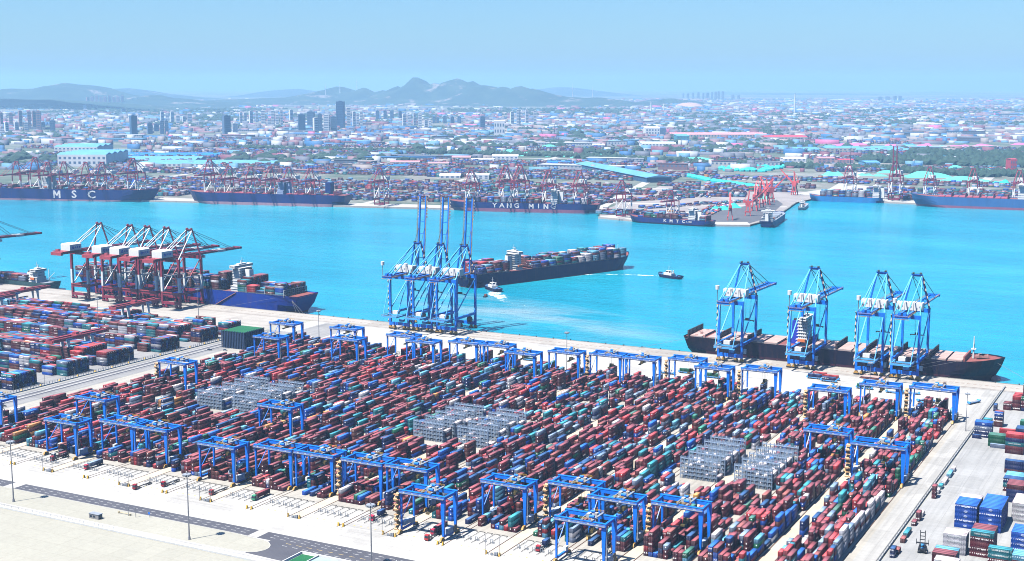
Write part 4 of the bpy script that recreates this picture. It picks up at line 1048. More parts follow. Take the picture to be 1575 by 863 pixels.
# ship at the right: empty, hatch covers bare, dark hull
L, B, D = 286, 43, 18.5
t = ship('long black container ship with bare pinkish hatches moored under the right blue cranes', -303, 1196+2.5+B/2, 0)
hull(t, L, B, D, DARKH, hull_paint((.055,.018,.035), 'dull_red_boot'), 5.5, REDD, 3.5)
bays = [-136+i*14 for i in range(6)]+[-136+i*14 for i in range(8, 18)]
hatches(t, [-140]+[b for b in bays if -130 < b < 118], B, D-.6, BEIGE, True, paint((.05,.03,.035), .6, 0, .3, .4, 'dark_lashing'), 6.5)
house(t, -32, B*.62, D, 24, 9, WHITE, paint((.02,.04,.45), .5, 0, .1, .5, 'blue_funnel'), 8)
MB().sphere((L/2-2, 0, 1.8), 4.2, 10, 8, .8).build('bulbous_bow', paint((.42,.20,.20), .6, 0, .3, .3, 'faded_red_bulb'), t)
MB().cyl((L/2-22, 0, D), (L/2-22, 0, D+20), .9, 8, .4).beam((L/2-22, -3, D+13), (L/2-22, 3, D+13), .5).bx(L/2-24, L/2-20, -1.5, 1.5, D+8, D+9).build('foremast', WHITE, t)
MB().bx(L/2-28, L/2-26.5, -16, 16, D-1, D+4).build('breakwater', REDD, t)
m = MB()
for i in range(10): m.bx(L/2-20+rng.uniform(0,12), L/2-18+rng.uniform(0,12), rng.uniform(-7,6), rng.uniform(-6,8), D+1.5, D+3.6)
for i in range(8): xx = -L/2+4+rng.uniform(0,12); yy = rng.uniform(-17,15); m.bx(xx, xx+2, yy, yy+2, D-1, D+1.5)
m.build('winch', PINKD, t); rails_ship(t, L, B, D)
m = MB()
for (xa, xb, za, zb_) in ((100, 50, D, 4.5), (110, 60, D, 4.2), (30, 62, D, 4)): m.beam((xa, -B/2, za), (xb, -B/2-7, zb_), .16)
m.beam((L/2-4, -4, D), (L/2+38, -B/2-6, 4), .2).beam((-L/2+2, -B/2, D-2), (-L/2-46, -B/2-6, 4), .2).build('mooring_line', POLE, t)
m = MB()
for i in range(4): m.bx(104+i*2.2, 105.4+i*2.2, -B/2*.88-.25, -B/2*.8, 14.4, 15.6)
m.build('bow_marks', WHITE, t)
# blue ship under the maroon cranes, stern to the right
L, B, D = 350, 45, 21
t = ship('large blue container ship part loaded, moored under the five maroon cranes', -1094, 1196+3+B/2, R(180))
hull(t, L, B, D, BLUEH, REDH, 2.0, REDD, 3)
hb = [-160+i*13.6 for i in range(24)]
def hb_h(x, r):
    if -160 < x < -140: return 3 if r > .7 else (1 if rng.random() < .3 else 0)
    if -165 < x <= -159: return rng.choice([3, 4, 5])
    if x < -118: return rng.choice([1, 2, 3, 3])
    return rng.choice([4, 5, 6, 6, 7]) if r < .75 else rng.choice([5, 6, 6])
hatches(t, hb[:5], B, D-.6, GREYM, True, GREYM, 7)
deck_boxes(t, [b for b in hb if not (-101 < b < -74)], B, D+.6, hb_h, PAL2W)
house(t, -84, B*.75, D, 27, 11, WHITE, WHITE, 9)
rails_ship(t, L, B, D)
m = MB(); 
for i in range(7): m.bx(-L/2+2.2, -L/2+3.6, -18+i*5.6, -15+i*5.6, D-5.5, D-2.8)
m.build('stern_opening', DARK, t)
MB().beam((-92, B/2+.3, D-1), (-62, B/2+.9, 4), 1.2, .6).build('gangway', PINKD, t)
m = MB()
for dx in (-8, -3, 2): m.beam((-L/2+6, B/2-4, D-4), (-L/2-8+dx, B/2+3, 4), .16)
m.beam((-L/2+26, B/2, D-3), (-L/2+90, B/2+4, 4), .16).build('mooring_line', POLE, t)
# moving ship
L, B, D = 300, 40, 17
bow = Vector((-731, 1745, 0)); dr = Vector((97, 247, 0)).normalized(); c = bow-dr*(L/2)
t = ship('navy container ship with white deckhouse under way between two tugs', c.x-14, c.y+5, math.atan2(dr.y, dr.x))
hull(t, L, B, D, NAVYH, REDH, 1.0, REDD, 5)
hatches(t, [-40+i*14 for i in range(12)], B, D-.6, REDD, True, REDD, 4)
house(t, -62, B*.62, D, 21, 11, WHITE, WHITE, 7)
deck_boxes(t, [-138+i*13.5 for i in range(4)]+[-42+i*13.5 for i in range(13)], B, D+.6, lambda x, r: rng.choice([4, 5, 5, 6]) if x < -60 else (rng.choice([3, 3, 4, 5]) if x < 50 else rng.choice([4, 5, 5, 6])), PAL2W)
MB().cyl((L/2-16, 0, D+3), (L/2-16, 0, D+17), .6, 6, .3).build('foremast', WHITE, t); rails_ship(t, L, B, D)
# green ship at the left edge
t = ship('small dark green ship with white deckhouse moored at the left edge', -1363, 1196+2+11, 0, 'cargo ship', 'cargo_ship')
hull(t, 130, 22, 9, paint((.02,.07,.075), .5, 0, .3, .1, 'dark_green_hull'), REDH, 1, GREYM, 3)
house(t, 27, 19, 9, 14, 14, WHITE, WHITE, 4); deck_boxes(t, [-50+i*13 for i in range(5)], 20, 9, lambda x, r: 3)
MB().cyl((48, 0, 10), (48, 0, 26), .5, 6).beam((48, 0, 14), (58, 0, 22), .5).build('deck_crane', WHITE, t)
# tugs
def make_tug():
    t = thing('tugboat', '', 'tugboat')
    hull(t, 38, 12.5, 4.2, NAVYH, DARKH, .8, paint((.05,.12,.25), .6, 0, .2, .3, 'blue_deck'), 2.2)
    h = MB().bx(-5, 9, -3.8, 3.8, 3.4, 6.6).build('deckhouse', WHITE, t)
    w_ = MB().hexa([(0,-2.8,6.62),(6.5,-2.8,6.62),(6.5,2.8,6.62),(0,2.8,6.62),(.5,-2.5,9.6),(5.8,-2.5,9.6),(5.8,2.5,9.6),(.5,2.5,9.6)]).build('wheelhouse', WHITE, t)
    MB().bx(6.2, 6.4, -2.4, 2.4, 7.9, 9.1).bx(1, 5.8, -2.85, -2.72, 7.9, 9.1).bx(1, 5.8, 2.72, 2.85, 7.9, 9.1).bx(.1,.3,-2.4,2.4,7.9,9.1).build('wheelhouse_window', GLASS, w_)
    MB().cyl((-3.5, -2.2, 6.6), (-3.5, -2.2, 10.2), .9, 8).cyl((-3.5, 2.2, 6.6), (-3.5, 2.2, 10.2), .9, 8).build('funnel', WHITE, t)
    MB().cyl((2.5, 0, 9.6), (2.5, 0, 16), .22, 6).beam((2.5, -1.6, 13), (2.5, 1.6, 13), .2).build('mast', WHITE, t)
    MB().cyl((13, -1.6, 4.6), (13, 1.6, 4.6), 1.1, 10).bx(-13, -11, -1, 1, 3.4, 5).build('winch', BLUEL, t)
    m = MB()
    for i in range(10):
        for s in (-1, 1): m.cyl((-14+i*2.6, s*6.1, 3.0), (-14+i*2.6, s*6.5, 3.0), .8, 8)
    m.build('tyre_fender', DARK, t); return t
tg = make_tug(); tg.location = (-648, 1677, WZ); tg.rotation_euler = (0, 0, R(160)); tag(tg, 'white and navy tug alone on open water right of the moving ship', 'tugboat', 'tugs')
t2 = copy_tree(tg); t2.location = (-808, 1469, WZ); t2.rotation_euler = (0, 0, R(140)); tag(t2, 'white and navy tug churning foam at the moving ship stern', 'tugboat', 'tugs')
tb = thing('work_boat', 'tiny dark work boat near the raised boom crane legs', 'boat', (-790, 1417, WZ), R(100))
MB().hexa([(-5,-1.5,-.5),(4,-1,-.5),(4,1,-.5),(-5,1.5,-.5),(-6,-2,1.5),(6,-.4,1.8),(6,.4,1.8),(-6,2,1.5)]).build('hull', DARK, tb); MB().bx(-3, 1, -1.2, 1.2, 1.55, 3.6).build('cabin', paint((.25,.08,.05), .6, 0, .2, .5), tb)
# foam: churned white water as thin broken sheets
def m_foam():
    m, nt, b = newmat('foam'); v = coords(nt)
    n = noise(nt, .16, 7, coords(nt, (1, 1, 1)), .72); a = N(nt, 'ShaderNodeAttribute', attribute_name='dens').outputs['Fac']
    f = mth(nt, 'ADD', n, mth(nt, 'MULTIPLY_ADD', a, .42, -.34)); al = ramp(nt, f, [(.44, 0), (.55, 1)])
    b.inputs['Base Color'].default_value = (.72, .80, .82, 1); b.inputs['Roughness'].default_value = .8
    nt.links.new(al, b.inputs['Alpha']); return m
FOAM = m_foam()
def foam(path, label, name='wake'):
    """path: (x, y, halfwidth, density)"""
    V = []; F = []; D_ = []; n = 7
    for i, (x, y, w_, d) in enumerate(path):
        a = Vector(path[max(0, i-1)][:2]); b = Vector(path[min(len(path)-1, i+1)][:2]); dd = (b-a).normalized(); nn = Vector((-dd.y, dd.x))
        for j in range(n):
            s = -1+2*j/(n-1); V.append((x+nn.x*w_*s, y+nn.y*w_*s, WZ+.06)); D_.append(d*(1-abs(s)**2))
    for i in range(len(path)-1):
        for j in range(n-1): k = i*n+j; F.append((k, k+1, k+n+1, k+n))
    me = bpy.data.meshes.new(name); me.from_pydata(V, [], F); me.materials.append(FOAM)
    at = me.attributes.new('dens', 'FLOAT', 'POINT'); at.data.foreach_set('value', D_)
    return tag(put(name, me), label, 'foam', None, 'stuff')
foam([(-668,1689,2,.7),(-680,1684,5,1.0),(-698,1680,6,.9),(-724,1672,7,.75),(-748,1661,9,.7),(-761,1647,9,.65),(-772,1627,9,.6),(-782,1600,10,.5),(-787,1570,10,.42),(-788,1530,11,.3)], 'thin white wake trailing from the lone tug back along the ship')
foam([(-812,1468,6,.8),(-800,1456,12,.95),(-786,1438,17,.9),(-768,1416,17,.75),(-750,1398,14,.5),(-727,1384,11,.42),(-700,1376,9,.42),(-665,1370,8,.36),(-630,1366,8,.2)], 'white churned foam behind the tug at the moving ship stern')
foam([(-733,1752,4,.5),(-722,1740,5,.4),(-712,1720,6,.3)], 'small bow wave of the moving ship')
# ================================================================ PEOPLE-SCALE EQUIPMENT
def make_agv(load):
    t = thing('automated_truck', '', 'port vehicle')
    MB().bx(-7.2, 7.2, -1.5, 1.5, .9, 1.5).bx(-7.2, -5.8, -1.5, 1.5, 1.5, 2.4).bx(5.8, 7.2, -1.5, 1.5, 1.5, 2.4).build('chassis', BLUEL, t)
    m = MB()
    for x in (-5, -3, 3, 5):
        for y in (-1.35, 1.35): m.cyl((x, y-.2, .7), (x, y+.2, .7), .7, 10)
    m.build('wheels', DARK, t); MB().bx(-5.6, 5.6, -1.3, 1.3, 1.52, 1.7).build('load_deck', GREYM, t)
    if load is not None:
        for q in (0, 1):
            c_ = put('cargo_box', CM[20][0], t, (-6.1+q*6.2+6.06, 0, 1.75)); c_.rotation_euler = (0, 0, R(90)); c_.color = (*PAL[load][0], 1)
            d = put('door', CM[20][1], c_); d.color = c_.color
    return t
AG = [(-410,1105,7,0,'long blue automated truck carrying green boxes, left of the back row gantries'),(-383,1098,7,0,'blue automated truck with teal green boxes behind the gantry row, centre'),
 (-300,1146,3,0,'blue automated truck with red boxes under the second lowered boom crane'),(-288,1140,3,0,'second blue truck with red boxes under the lowered boom crane'),(-302,1137,4,0,'blue truck with navy boxes in front of the red loaded one'),(-288,1131,4,0,'rightmost truck with navy boxes by the second lowered boom crane'),
 (-254,1118,7,0,'blue truck with green boxes standing alone on the apron, right of centre'),(-560,1088,6,0,'blue truck with teal boxes on the apron, left of centre'),
 (-228,1114,None,0,'empty blue automated truck parked behind the right gantries'),(-215,1118,None,0,'second empty truck beside it behind the right gantries'),(-201,1098,None,60,'empty blue truck turned toward the quay between the right gantries'),(-196,1090,None,60,'empty blue truck below its neighbour between the right gantries'),(-163,1108,None,65,'empty bright blue truck alone near the apron corner'),(-424,1095,None,0,'empty blue truck behind a back row gantry, centre left')]
for i, (x, y, ld, a, lab) in enumerate(AG):
    o = make_agv(ld); o.location = (x, y, .02); o.rotation_euler.z = R(a); tag(o, lab, 'port vehicle', 'automated trucks on the quay apron')
def make_truck(cab, load, pal, L=12.2):
    t = thing('container_truck', '', 'truck')
    M_ = paint(cab, .4, 0, .2, .8)
    cb = MB().hexa([(-1.25,0,.6),(1.25,0,.6),(1.25,2.3,.6),(-1.25,2.3,.6),(-1.2,.25,3.5),(1.2,.25,3.5),(1.2,2.3,3.6),(-1.2,2.3,3.6)]).build('cab', M_, t)
    MB().hexa([(-1.1,-.02,1.9),(1.1,-.02,1.9),(1.1,.2,1.9),(-1.1,.2,1.9),(-1.05,.12,3.0),(1.05,.12,3.0),(1.05,.3,3.0),(-1.05,.3,3.0)]).bx(1.22,1.28,.6,1.5,2,2.9).bx(-1.28,-1.22,.6,1.5,2,2.9).build('window', GLASS, cb)
    MB().bx(-.5, .5, 2.3, 15.6, .95, 1.3).bx(-1.2, 1.2, 4.0, 4.4, 1.0, 1.4).bx(-1.2, 1.2, 15.2, 15.6, 1.0, 1.4).bx(-1.2, 1.2, 9.5, 9.8, 1.0, 1.4).build('trailer', DARK, t)
    m = MB()
    for y in (1.2, 4.2, 5.4, 12.4, 13.6, 14.8):
        for x in (-1.05, 1.05): m.cyl((x-.18, y, .5), (x+.18, y, .5), .5, 10)
    m.build('wheels', DARK, t)
    if load:
        size = load; c_ = put('cargo_box', CM[size][0], t, (0, 3.3 if size == 40 else 8, 1.42)); c_.color = (*PAL[pal][0], 1)
        d = put('door', CM[size][1], c_); d.color = c_.color
    return t
TR = [(-702,640,(.5,.5,.52),0,0,'white cabbed truck with empty trailer in the leftmost lanes'),(-697,634,(.35,.02,.03),20,MR,'red truck with short maroon box, leftmost lanes'),(-704,649,(.1,.1,.12),20,MR,'truck with short maroon box behind the white cab, leftmost lanes'),
 (-661,630,(.55,.05,.08),40,9,'red truck with long grey box under the second gantry from left'),(-600,612,(.30,.01,.02),0,0,'dark red truck with empty trailer, lower of two left of the second light pole'),(-588,625,(.32,.01,.02),0,0,'dark red truck with empty trailer, upper of two left of the second light pole'),
 (-549,626,(.35,.05,.05),0,0,'red truck with empty trailer right of the second light pole'),(-518,630,(.05,.30,.15),40,DR,'green truck with long maroon box between gantries'),(-431,632,(.60,.03,.08),20,NV,'pink red truck with short navy box, centre left lanes'),
 (-386,628,(.55,.03,.08),40,DR,'red truck with long maroon box beside the tan cable stair'),(-388+4,618,(.5,.04,.04),0,0,'red truck driving under the frontmost gantry'),(-320,632,(.4,.03,.04),20,NV,'red truck with short navy box below the green box stack'),(-283,640,(.4,.03,.04),0,0,'red truck with yellow trailer under the bottom gantry')]
for (x, y, cab, ld, p_, lab) in TR:
    o = make_truck(cab, ld, p_); o.location = (x, y, .03); tag(o, lab, 'truck', 'trucks in the transfer lanes')
# flat trailer lorry on the quay
o = make_truck((.03,.05,.15), 0, 0); o.location = (-194, 1160, .05); o.rotation_euler.z = R(90); tag(o, 'dark flatbed lorry parked on the quay below the black ship bow', 'truck')
hc = thing('hatch_cover_stack', 'pinkish spare hatch cover lying on the quay between blue cranes', 'hatch cover', (-257, 1163, .05))
MB().bx(-10, 10, -5, 5, .5, 1.6).build('cover', BEIGE, hc); MB().bx(-9.6, -9, -5, 5, 0, .5).bx(9, 9.6, -5, 5, 0, .5).bx(-10.2, 10.2, -5.2, -5, .6, 1.4).build('bearer', REDD, hc)
def make_car(col):
    t = thing('parked_car', '', 'car')
    MB().hexa([(-2.3,-.9,.35),(2.3,-.9,.35),(2.3,.9,.35),(-2.3,.9,.35),(-2.25,-.85,.95),(2.2,-.85,.85),(2.2,.85,.85),(-2.25,.85,.95)]).build('body', paint(col, .25, .2, .1, 1), t)
    MB().hexa([(-1.9,-.8,.95),(1.2,-.8,.9),(1.2,.8,.9),(-1.9,.8,.95),(-1.4,-.65,1.5),(.4,-.65,1.5),(.4,.65,1.5),(-1.4,.65,1.5)]).build('glasshouse', GLASS, t)
    m = MB()
    for x in (-1.4, 1.4):
        for y in (-.85, .85): m.cyl((x, y-.1, .33), (x, y+.1, .33), .33, 10)
    m.build('wheels', DARK, t); return t
o = make_car((.01,.015,.05)); o.location = (-385, 580, .035); tag(o, 'dark navy car driving on the foreground road', 'car'); o.name = 'car'
o = make_car((.02,.02,.03)); o.location = (-858, 985, .03); o.rotation_euler.z = R(20); tag(o, 'black car on the grey lot left of the netted hall', 'car')
o = make_car((.6,.6,.6)); o.location = (-843, 990, .03); tag(o, 'white car on the grey lot left of the netted hall', 'car')
# light poles
def make_pole(h):
    t = thing('light_pole', '', 'light pole')
    MB().cyl((0,0,0), (0,0,h), .42, 8, .22).cyl((0,0,0), (0,0,1.6), .8, 8, .6).build('mast', POLE, t)
    MB().cyl((0,0,h-1.2), (0,0,h-.9), 2.2, 12).cyl((0,0,h-2.4), (0,0,h-2.2), 1.4, 10).build('crown_ring', GREYM, t)
    m = MB()
    for i in range(10): a = i*.628; m.bx(2.1*math.cos(a)-.35, 2.1*math.cos(a)+.35, 2.1*math.sin(a)-.35, 2.1*math.sin(a)+.35, h-1.9, h-1.2)
    m.build('floodlight', GREYM, t); return t
place_all(make_pole(37), [(-649,559,'tall light pole nearest the left edge, foreground',1.07),(-505,557,'tall light pole in the foreground, second from left'),(-382,560,'tall light pole at the bottom edge beside the navy car'),(-781,1059,'tall light pole on the quay behind the back left gantries',.95),(-510,1065,'tall light pole behind the gantries left of the black ship',.98),
 (-366,1065,'tall light pole in front of the leftmost lowered boom crane',.98),(-981,1110,'tall light pole beside the maroon crane legs',.95),(-1030,1010,'slim light pole inside the left container yard',.95),(-240,1075,'light pole behind the right gantries',.9),(-154,1014,'light pole standing by the barrier, right',.8)], 'light pole', 'tall light poles')
# barrier between yards
br = thing('barrier_wall', 'long grey barrier wall between the gantry yard and the right yard', 'barrier', (-148.8, 800, 0))
MB().bx(-.35, .35, -260, 380, 0, 1.1).build('low_wall', paint((.42,.42,.40), .8, 0, .2, .2, 'barrier_concrete'), br)
MB().beam((0,-260,2.2),(0,380,2.2),.12).beam((0,-260,1.7),(0,380,1.7),.1).build('rail_wire', GREYM, br)
pm = MB().bx(-.09,.09,-.09,.09,1.1,2.4).mesh('post', GREYM)
for i in range(107): put('post', pm, br, (0, -257+i*6, 0))
struct('kerb', MB().bx(-150.6, -150.2, 560, 1166, 0, .35), paint((.20,.20,.19), .9, 0, .3, .2, 'drain_kerb'))
# fence along the old terminal
fn = thing('fence', 'white mesh fence between the old terminal and the side road', 'fence', (-880.5, 860, 0))
MB().bx(-.3, .3, -330, 180, 0, .9).build('low_wall', paint((.6,.6,.57), .8, 0, .12, .2), fn)
m = MB().beam((0,-330,2.9),(0,180,2.9),.14).beam((0,-330,1.9),(0,180,1.9),.12).build('rail_wire', WHITE, fn)
pm = MB().bx(-.16,.16,-.16,.16,.9,3.1).mesh('post', GREYM)
for i in range(170): put('post', pm, fn, (0, -329+i*3, 0))
# yellow corner markers along the stacks of the left yard
mk_ = MB().hexa([(-.9,-.9,0),(.9,-.9,0),(.9,.9,0),(-.9,.9,0),(-.3,-.3,1.3),(.3,-.3,1.3),(.3,.3,1.3),(-.3,.3,1.3)]).mesh('road_marker', YELLOW)
for i in range(16): tag(put('road_marker', mk_, None, (-884.5, 735+i*21, .02)), f"small yellow marker block along the white fence, {ORD[i]} from its near end", 'road marker', 'yellow markers by the white fence')
# transfer lanes: guard rails per block
def make_lane():
    t = thing('lane_guard_rail', '', 'guard rail')
    MB().beam((-1.6,0,.45),(-1.6,-19,.45),.13,.26).beam((-1.6,0,.45),(1.9,0,.45),.13,.26).beam((1.9,0,.45),(1.9,-2,.45),.13,.26).build('rail', DARK, t)
    m = MB()
    for x in (-1.6, -.2): m.bx(x-.12, x+.12, -14.2, -13.9, 0, 2.6)
    m.bx(-1.6, -.2, -14.2, -13.9, 2.4, 2.6).bx(-1.7, 0, -12.5, -12.2, 0, .6)
    m.build('guide_frame', GREYM, t)
    return t
l0 = make_lane(); k_ = 0
for bi, (a, b_) in enumerate(BLOCKS):
    if bi == 0 or bi > 15: continue
    for q in range(5):
        o = l0 if k_ == 0 else copy_tree(l0); k_ += 1
        o.location = (a+4.4+q*4.9, 646, .02)
        tag(o, f"black guard rail, {ORD[q]} of five in the {ORD[bi-1]} transfer bay from left", 'guard rail', 'guard rails of the truck transfer bays')
dsh = MB()
for bi, (a, b_) in enumerate(BLOCKS):
    for q in range(6):
        for s in range(5): x = a+2+q*4.9; dsh.bx(x-.12, x+.12, 604+s*3.4, 605.6+s*3.4, .012, .018)
struct('lane_marking', dsh, paint((.30,.30,.28), .8, 0, .3, 1, 'worn_marking'))
ym = MB()
for bi, (a, b_) in enumerate(BLOCKS):
    for q in range(5): ym.bx(a+4+q*4.9, a+5.1+q*4.9, 621.2, 621.8, .012, .02)
struct('lane_marking', ym, YELLOW)
# buffer stops and switch cabinets
bs = MB().hexa([(-.5,-.8,0),(.5,-.8,0),(.5,.8,0),(-.5,.8,0),(-.4,-.5,2.0),(.4,-.5,2.0),(.4,0,2.0),(-.4,0,2.0)]).mesh('buffer_stop', YELLOW)
side_w = ('left', 'right')
for k in range(-5, 4):
    for s, x in enumerate((NX(k)-1.7, NX(k)+1.7)): tag(put('buffer_stop', bs, None, (x, 617, .02)), f"yellow rail buffer, {side_w[s]} one of the {ORD[k+5]} close pair from left", 'buffer stop', 'yellow rail buffers')
    for s, x in enumerate((WX(k)-4.2, WX(k)+4.2)):
        if k < 3: tag(put('buffer_stop', bs, None, (x, 616.6, .02)), f"yellow rail buffer, {side_w[s]} one of the {ORD[k+5]} wide pair from left", 'buffer stop', 'yellow rail buffers')
    c = thing('switch_cabinet', f"grey cabinets in a wire pen at the {ORD[k+5]} wide rail end from left", 'electrical cabinet', (WX(k), 616, .02), 0, 'cabinets at the wide rail ends')
    MB().bx(1.2, 2.2, -.5, .5, 0, 2).bx(2.4, 3.2, -.5, .5, 0, 2.2).bx(-1.2, .2, -.3, .5, 0, 1.2).build('cabinet', GREYM, c)
    m = MB().beam((-3.8,-1,1.6),(3.4,-1,1.6),.08).beam((-3.8,-1,.9),(3.4,-1,.9),.08)
    for i in range(5): m.bx(-3.85+i*1.8, -3.75+i*1.8, -1.05, -.95, 0, 1.7)
    m.build('wire_pen', GREYM, c)
    MB().bx(-4.6, -4.4, -.1, .1, 0, 11).bx(4.2, 4.4, -.1, .1, 0, 11).build('slim_post', POLE, c)
# pale hoop posts at the front ends of the blocks
# kiosk, signs, posts by the road
ks = thing('kiosk', 'small grey kiosk on the verge beside the foreground road', 'kiosk', (-580, 559.5, .02), 0)
MB().bx(-3.8, 3.8, -1.6, 1.6, 0, 2.9).build('wall', paint((.28,.27,.26), .7, 0, .2, .5, 'kiosk_wall'), ks); MB().bx(-4, 4, -1.8, 1.8, 2.92, 3.2).build('roof', GREYM, ks)
MB().bx(-3.2, -1.4, -1.66, -1.6, 1.0, 2.2).bx(-.6, 1.2, -1.66, -1.6, 1.0, 2.2).build('window', GLASS, ks); MB().bx(3.8, 3.86, -.8, .6, 0, 2.3).build('door', DARK, ks)
for i, (x, y, w_) in enumerate(((-566,575,'gate post beside the road, left of the pair'),(-560,575,'gate post beside the road, right of the pair'))):
    c = thing('gate_post', w_, 'gate post', (x, y-3, .02), 0, 'gate posts by the kiosk'); MB().bx(-.12,.12,-.12,.12,0,6).build('post', POLE, c); MB().bx(-1.6,.12,-.1,.1,5.7,5.9).build('arm', POLE, c)
c = thing('road_sign', 'small blue sign by the road near the kiosk', 'road sign', (-553, 576, .02)); MB().bx(-.08,.08,-.08,.08,0,2.6).build('post', POLE, c); MB().bx(-.7,.7,-.12,-.08,1.8,3.1).build('sign_face', BLUE, c)
c = thing('barrier_gate', 'low boom gates on the verge beyond the kiosk', 'boom gate', (-571, 573, .02)); MB().bx(-4,4,-.2,.2,.7,.95).bx(-4,-3.4,-.5,.5,0,1.3).bx(5,6,-.5,.5,0,1).build('boom_arm', paint((.6,.5,.3), .6, 0, .2, 1), c)
# green roofed frame building at the bottom edge
g = thing('green_roof_building', 'low building with green roof inside a white frame at the bottom edge', 'building', (-423, 554, 0))
MB().bx(.4, 40, -30, -.4, 0, 6.9).build('wall', paint((.55,.58,.55), .7, 0, .15, .2), g); MB().bx(1.4, 11, -22, -1.6, 6.92, 7.2).build('green_roof', GREENR, g)
MB().bx(0, .5, -30, 0, 6.9, 8.2).bx(.5, 40, -.5, 0, 6.9, 8.2).bx(11.2, 11.6, -30, -.5, 6.9, 8.0).build('white_frame', WHITE, g)
MB().bx(11.8, 39.5, -29, -1, 6.92, 7.15).build('glass_roof', paint((.35,.5,.48), .3, 0, .15, .3, 'pale_glass_roof'), g)
# reach stacker on the right
rs = thing('reach_stacker', 'dark container handler with tall mast standing on the right paving', 'container handler', (-131, 733, .02), R(8))
MB().bx(-2.2, 2.2, -3, 3.4, .8, 2.4).bx(-1.9, 1.9, 1.8, 3.4, 2.4, 3.4).build('chassis', DARK, rs); MB().bx(-.9, .9, -1.2, .9, 2.42, 4.6).build('cab', BLUEL, rs)
m = MB().bx(-1.5, -1.1, -3.6, -3.1, 1, 13.5).bx(1.1, 1.5, -3.6, -3.1, 1, 13.5)
for z in range(2, 14, 2): m.bx(-1.1, 1.1, -3.5, -3.2, z, z+.4)
m.build('mast', DARK, rs); MB().bx(-3.4, 3.4, -4.6, -4.0, 6.2, 6.9).bx(-3.4, -3.1, -4.8, -3.8, 5.6, 8.6).bx(3.1, 3.4, -4.8, -3.8, 5.6, 8.6).build('spreader', DARK, rs)
m = MB()
for x in (-2, 2):
    for y in (-2.4, 2.6): m.cyl((x-.5, y, .9), (x+.5, y, .9), .9, 12)
m.build('wheels', DARK, rs)
# white tank containers lying in the yard
tk = thing('tank_container', 'row of white cylindrical tanks at the right edge of the yard blocks', 'tank', (-174, 752, .03))
for i in range(3): MB().cyl((0, i*6.6, 1.3), (0, i*6.6+5.6, 1.3), 1.15, 14).build('tank', WHITE, tk); MB().bx(-1.2,1.2,i*6.6-.1,i*6.6+.05,0,2.5).bx(-1.2,1.2,i*6.6+5.6,i*6.6+5.75,0,2.5).build('frame', GREYM, tk)
# mats and clutter on the apron: bollards on the quay edge
bl = MB().cyl((0,0,.35),(0,0,1.2),.45,8,.7).mesh('bollard', DARK)
for i in range(40): tag(put('bollard', bl, None, (-900+i*19.5, QY-.1, 0)), f"black mooring bollard on the near quay edge, {ORD[i]} from left", 'bollard', 'bollards along the near quay edge')
lt = MB().bx(-.1,.1,-.1,.1,0,8).bx(-1.2,.1,-.1,.1,7.7,7.9)
ltm = lt.mesh('lamp_post', POLE)
for i in range(9): tag(put('lamp_post', ltm, None, (-886.5, 770+i*34, .02)), f"short lamp post against the left yard stack ends, {ORD[i]} from the near end", 'lamp post', 'lamp posts before the left yard stacks')
# cable gallery at waterside end of the blocks: racks of dark posts
m = MB()
for i in range(150):
    x = -800+i*4.25; m.bx(x, x+.35, 1057+rng.uniform(-1, 1), 1057.4, 0, rng.uniform(1.5, 3.2)); m.bx(x, x+2.6, 1060, 1060.3, 1.2, 1.45)
o = m.build('interlock_fence', DARK); tag(o, 'dark posts and rails at the quay end of the yard blocks', 'fence')
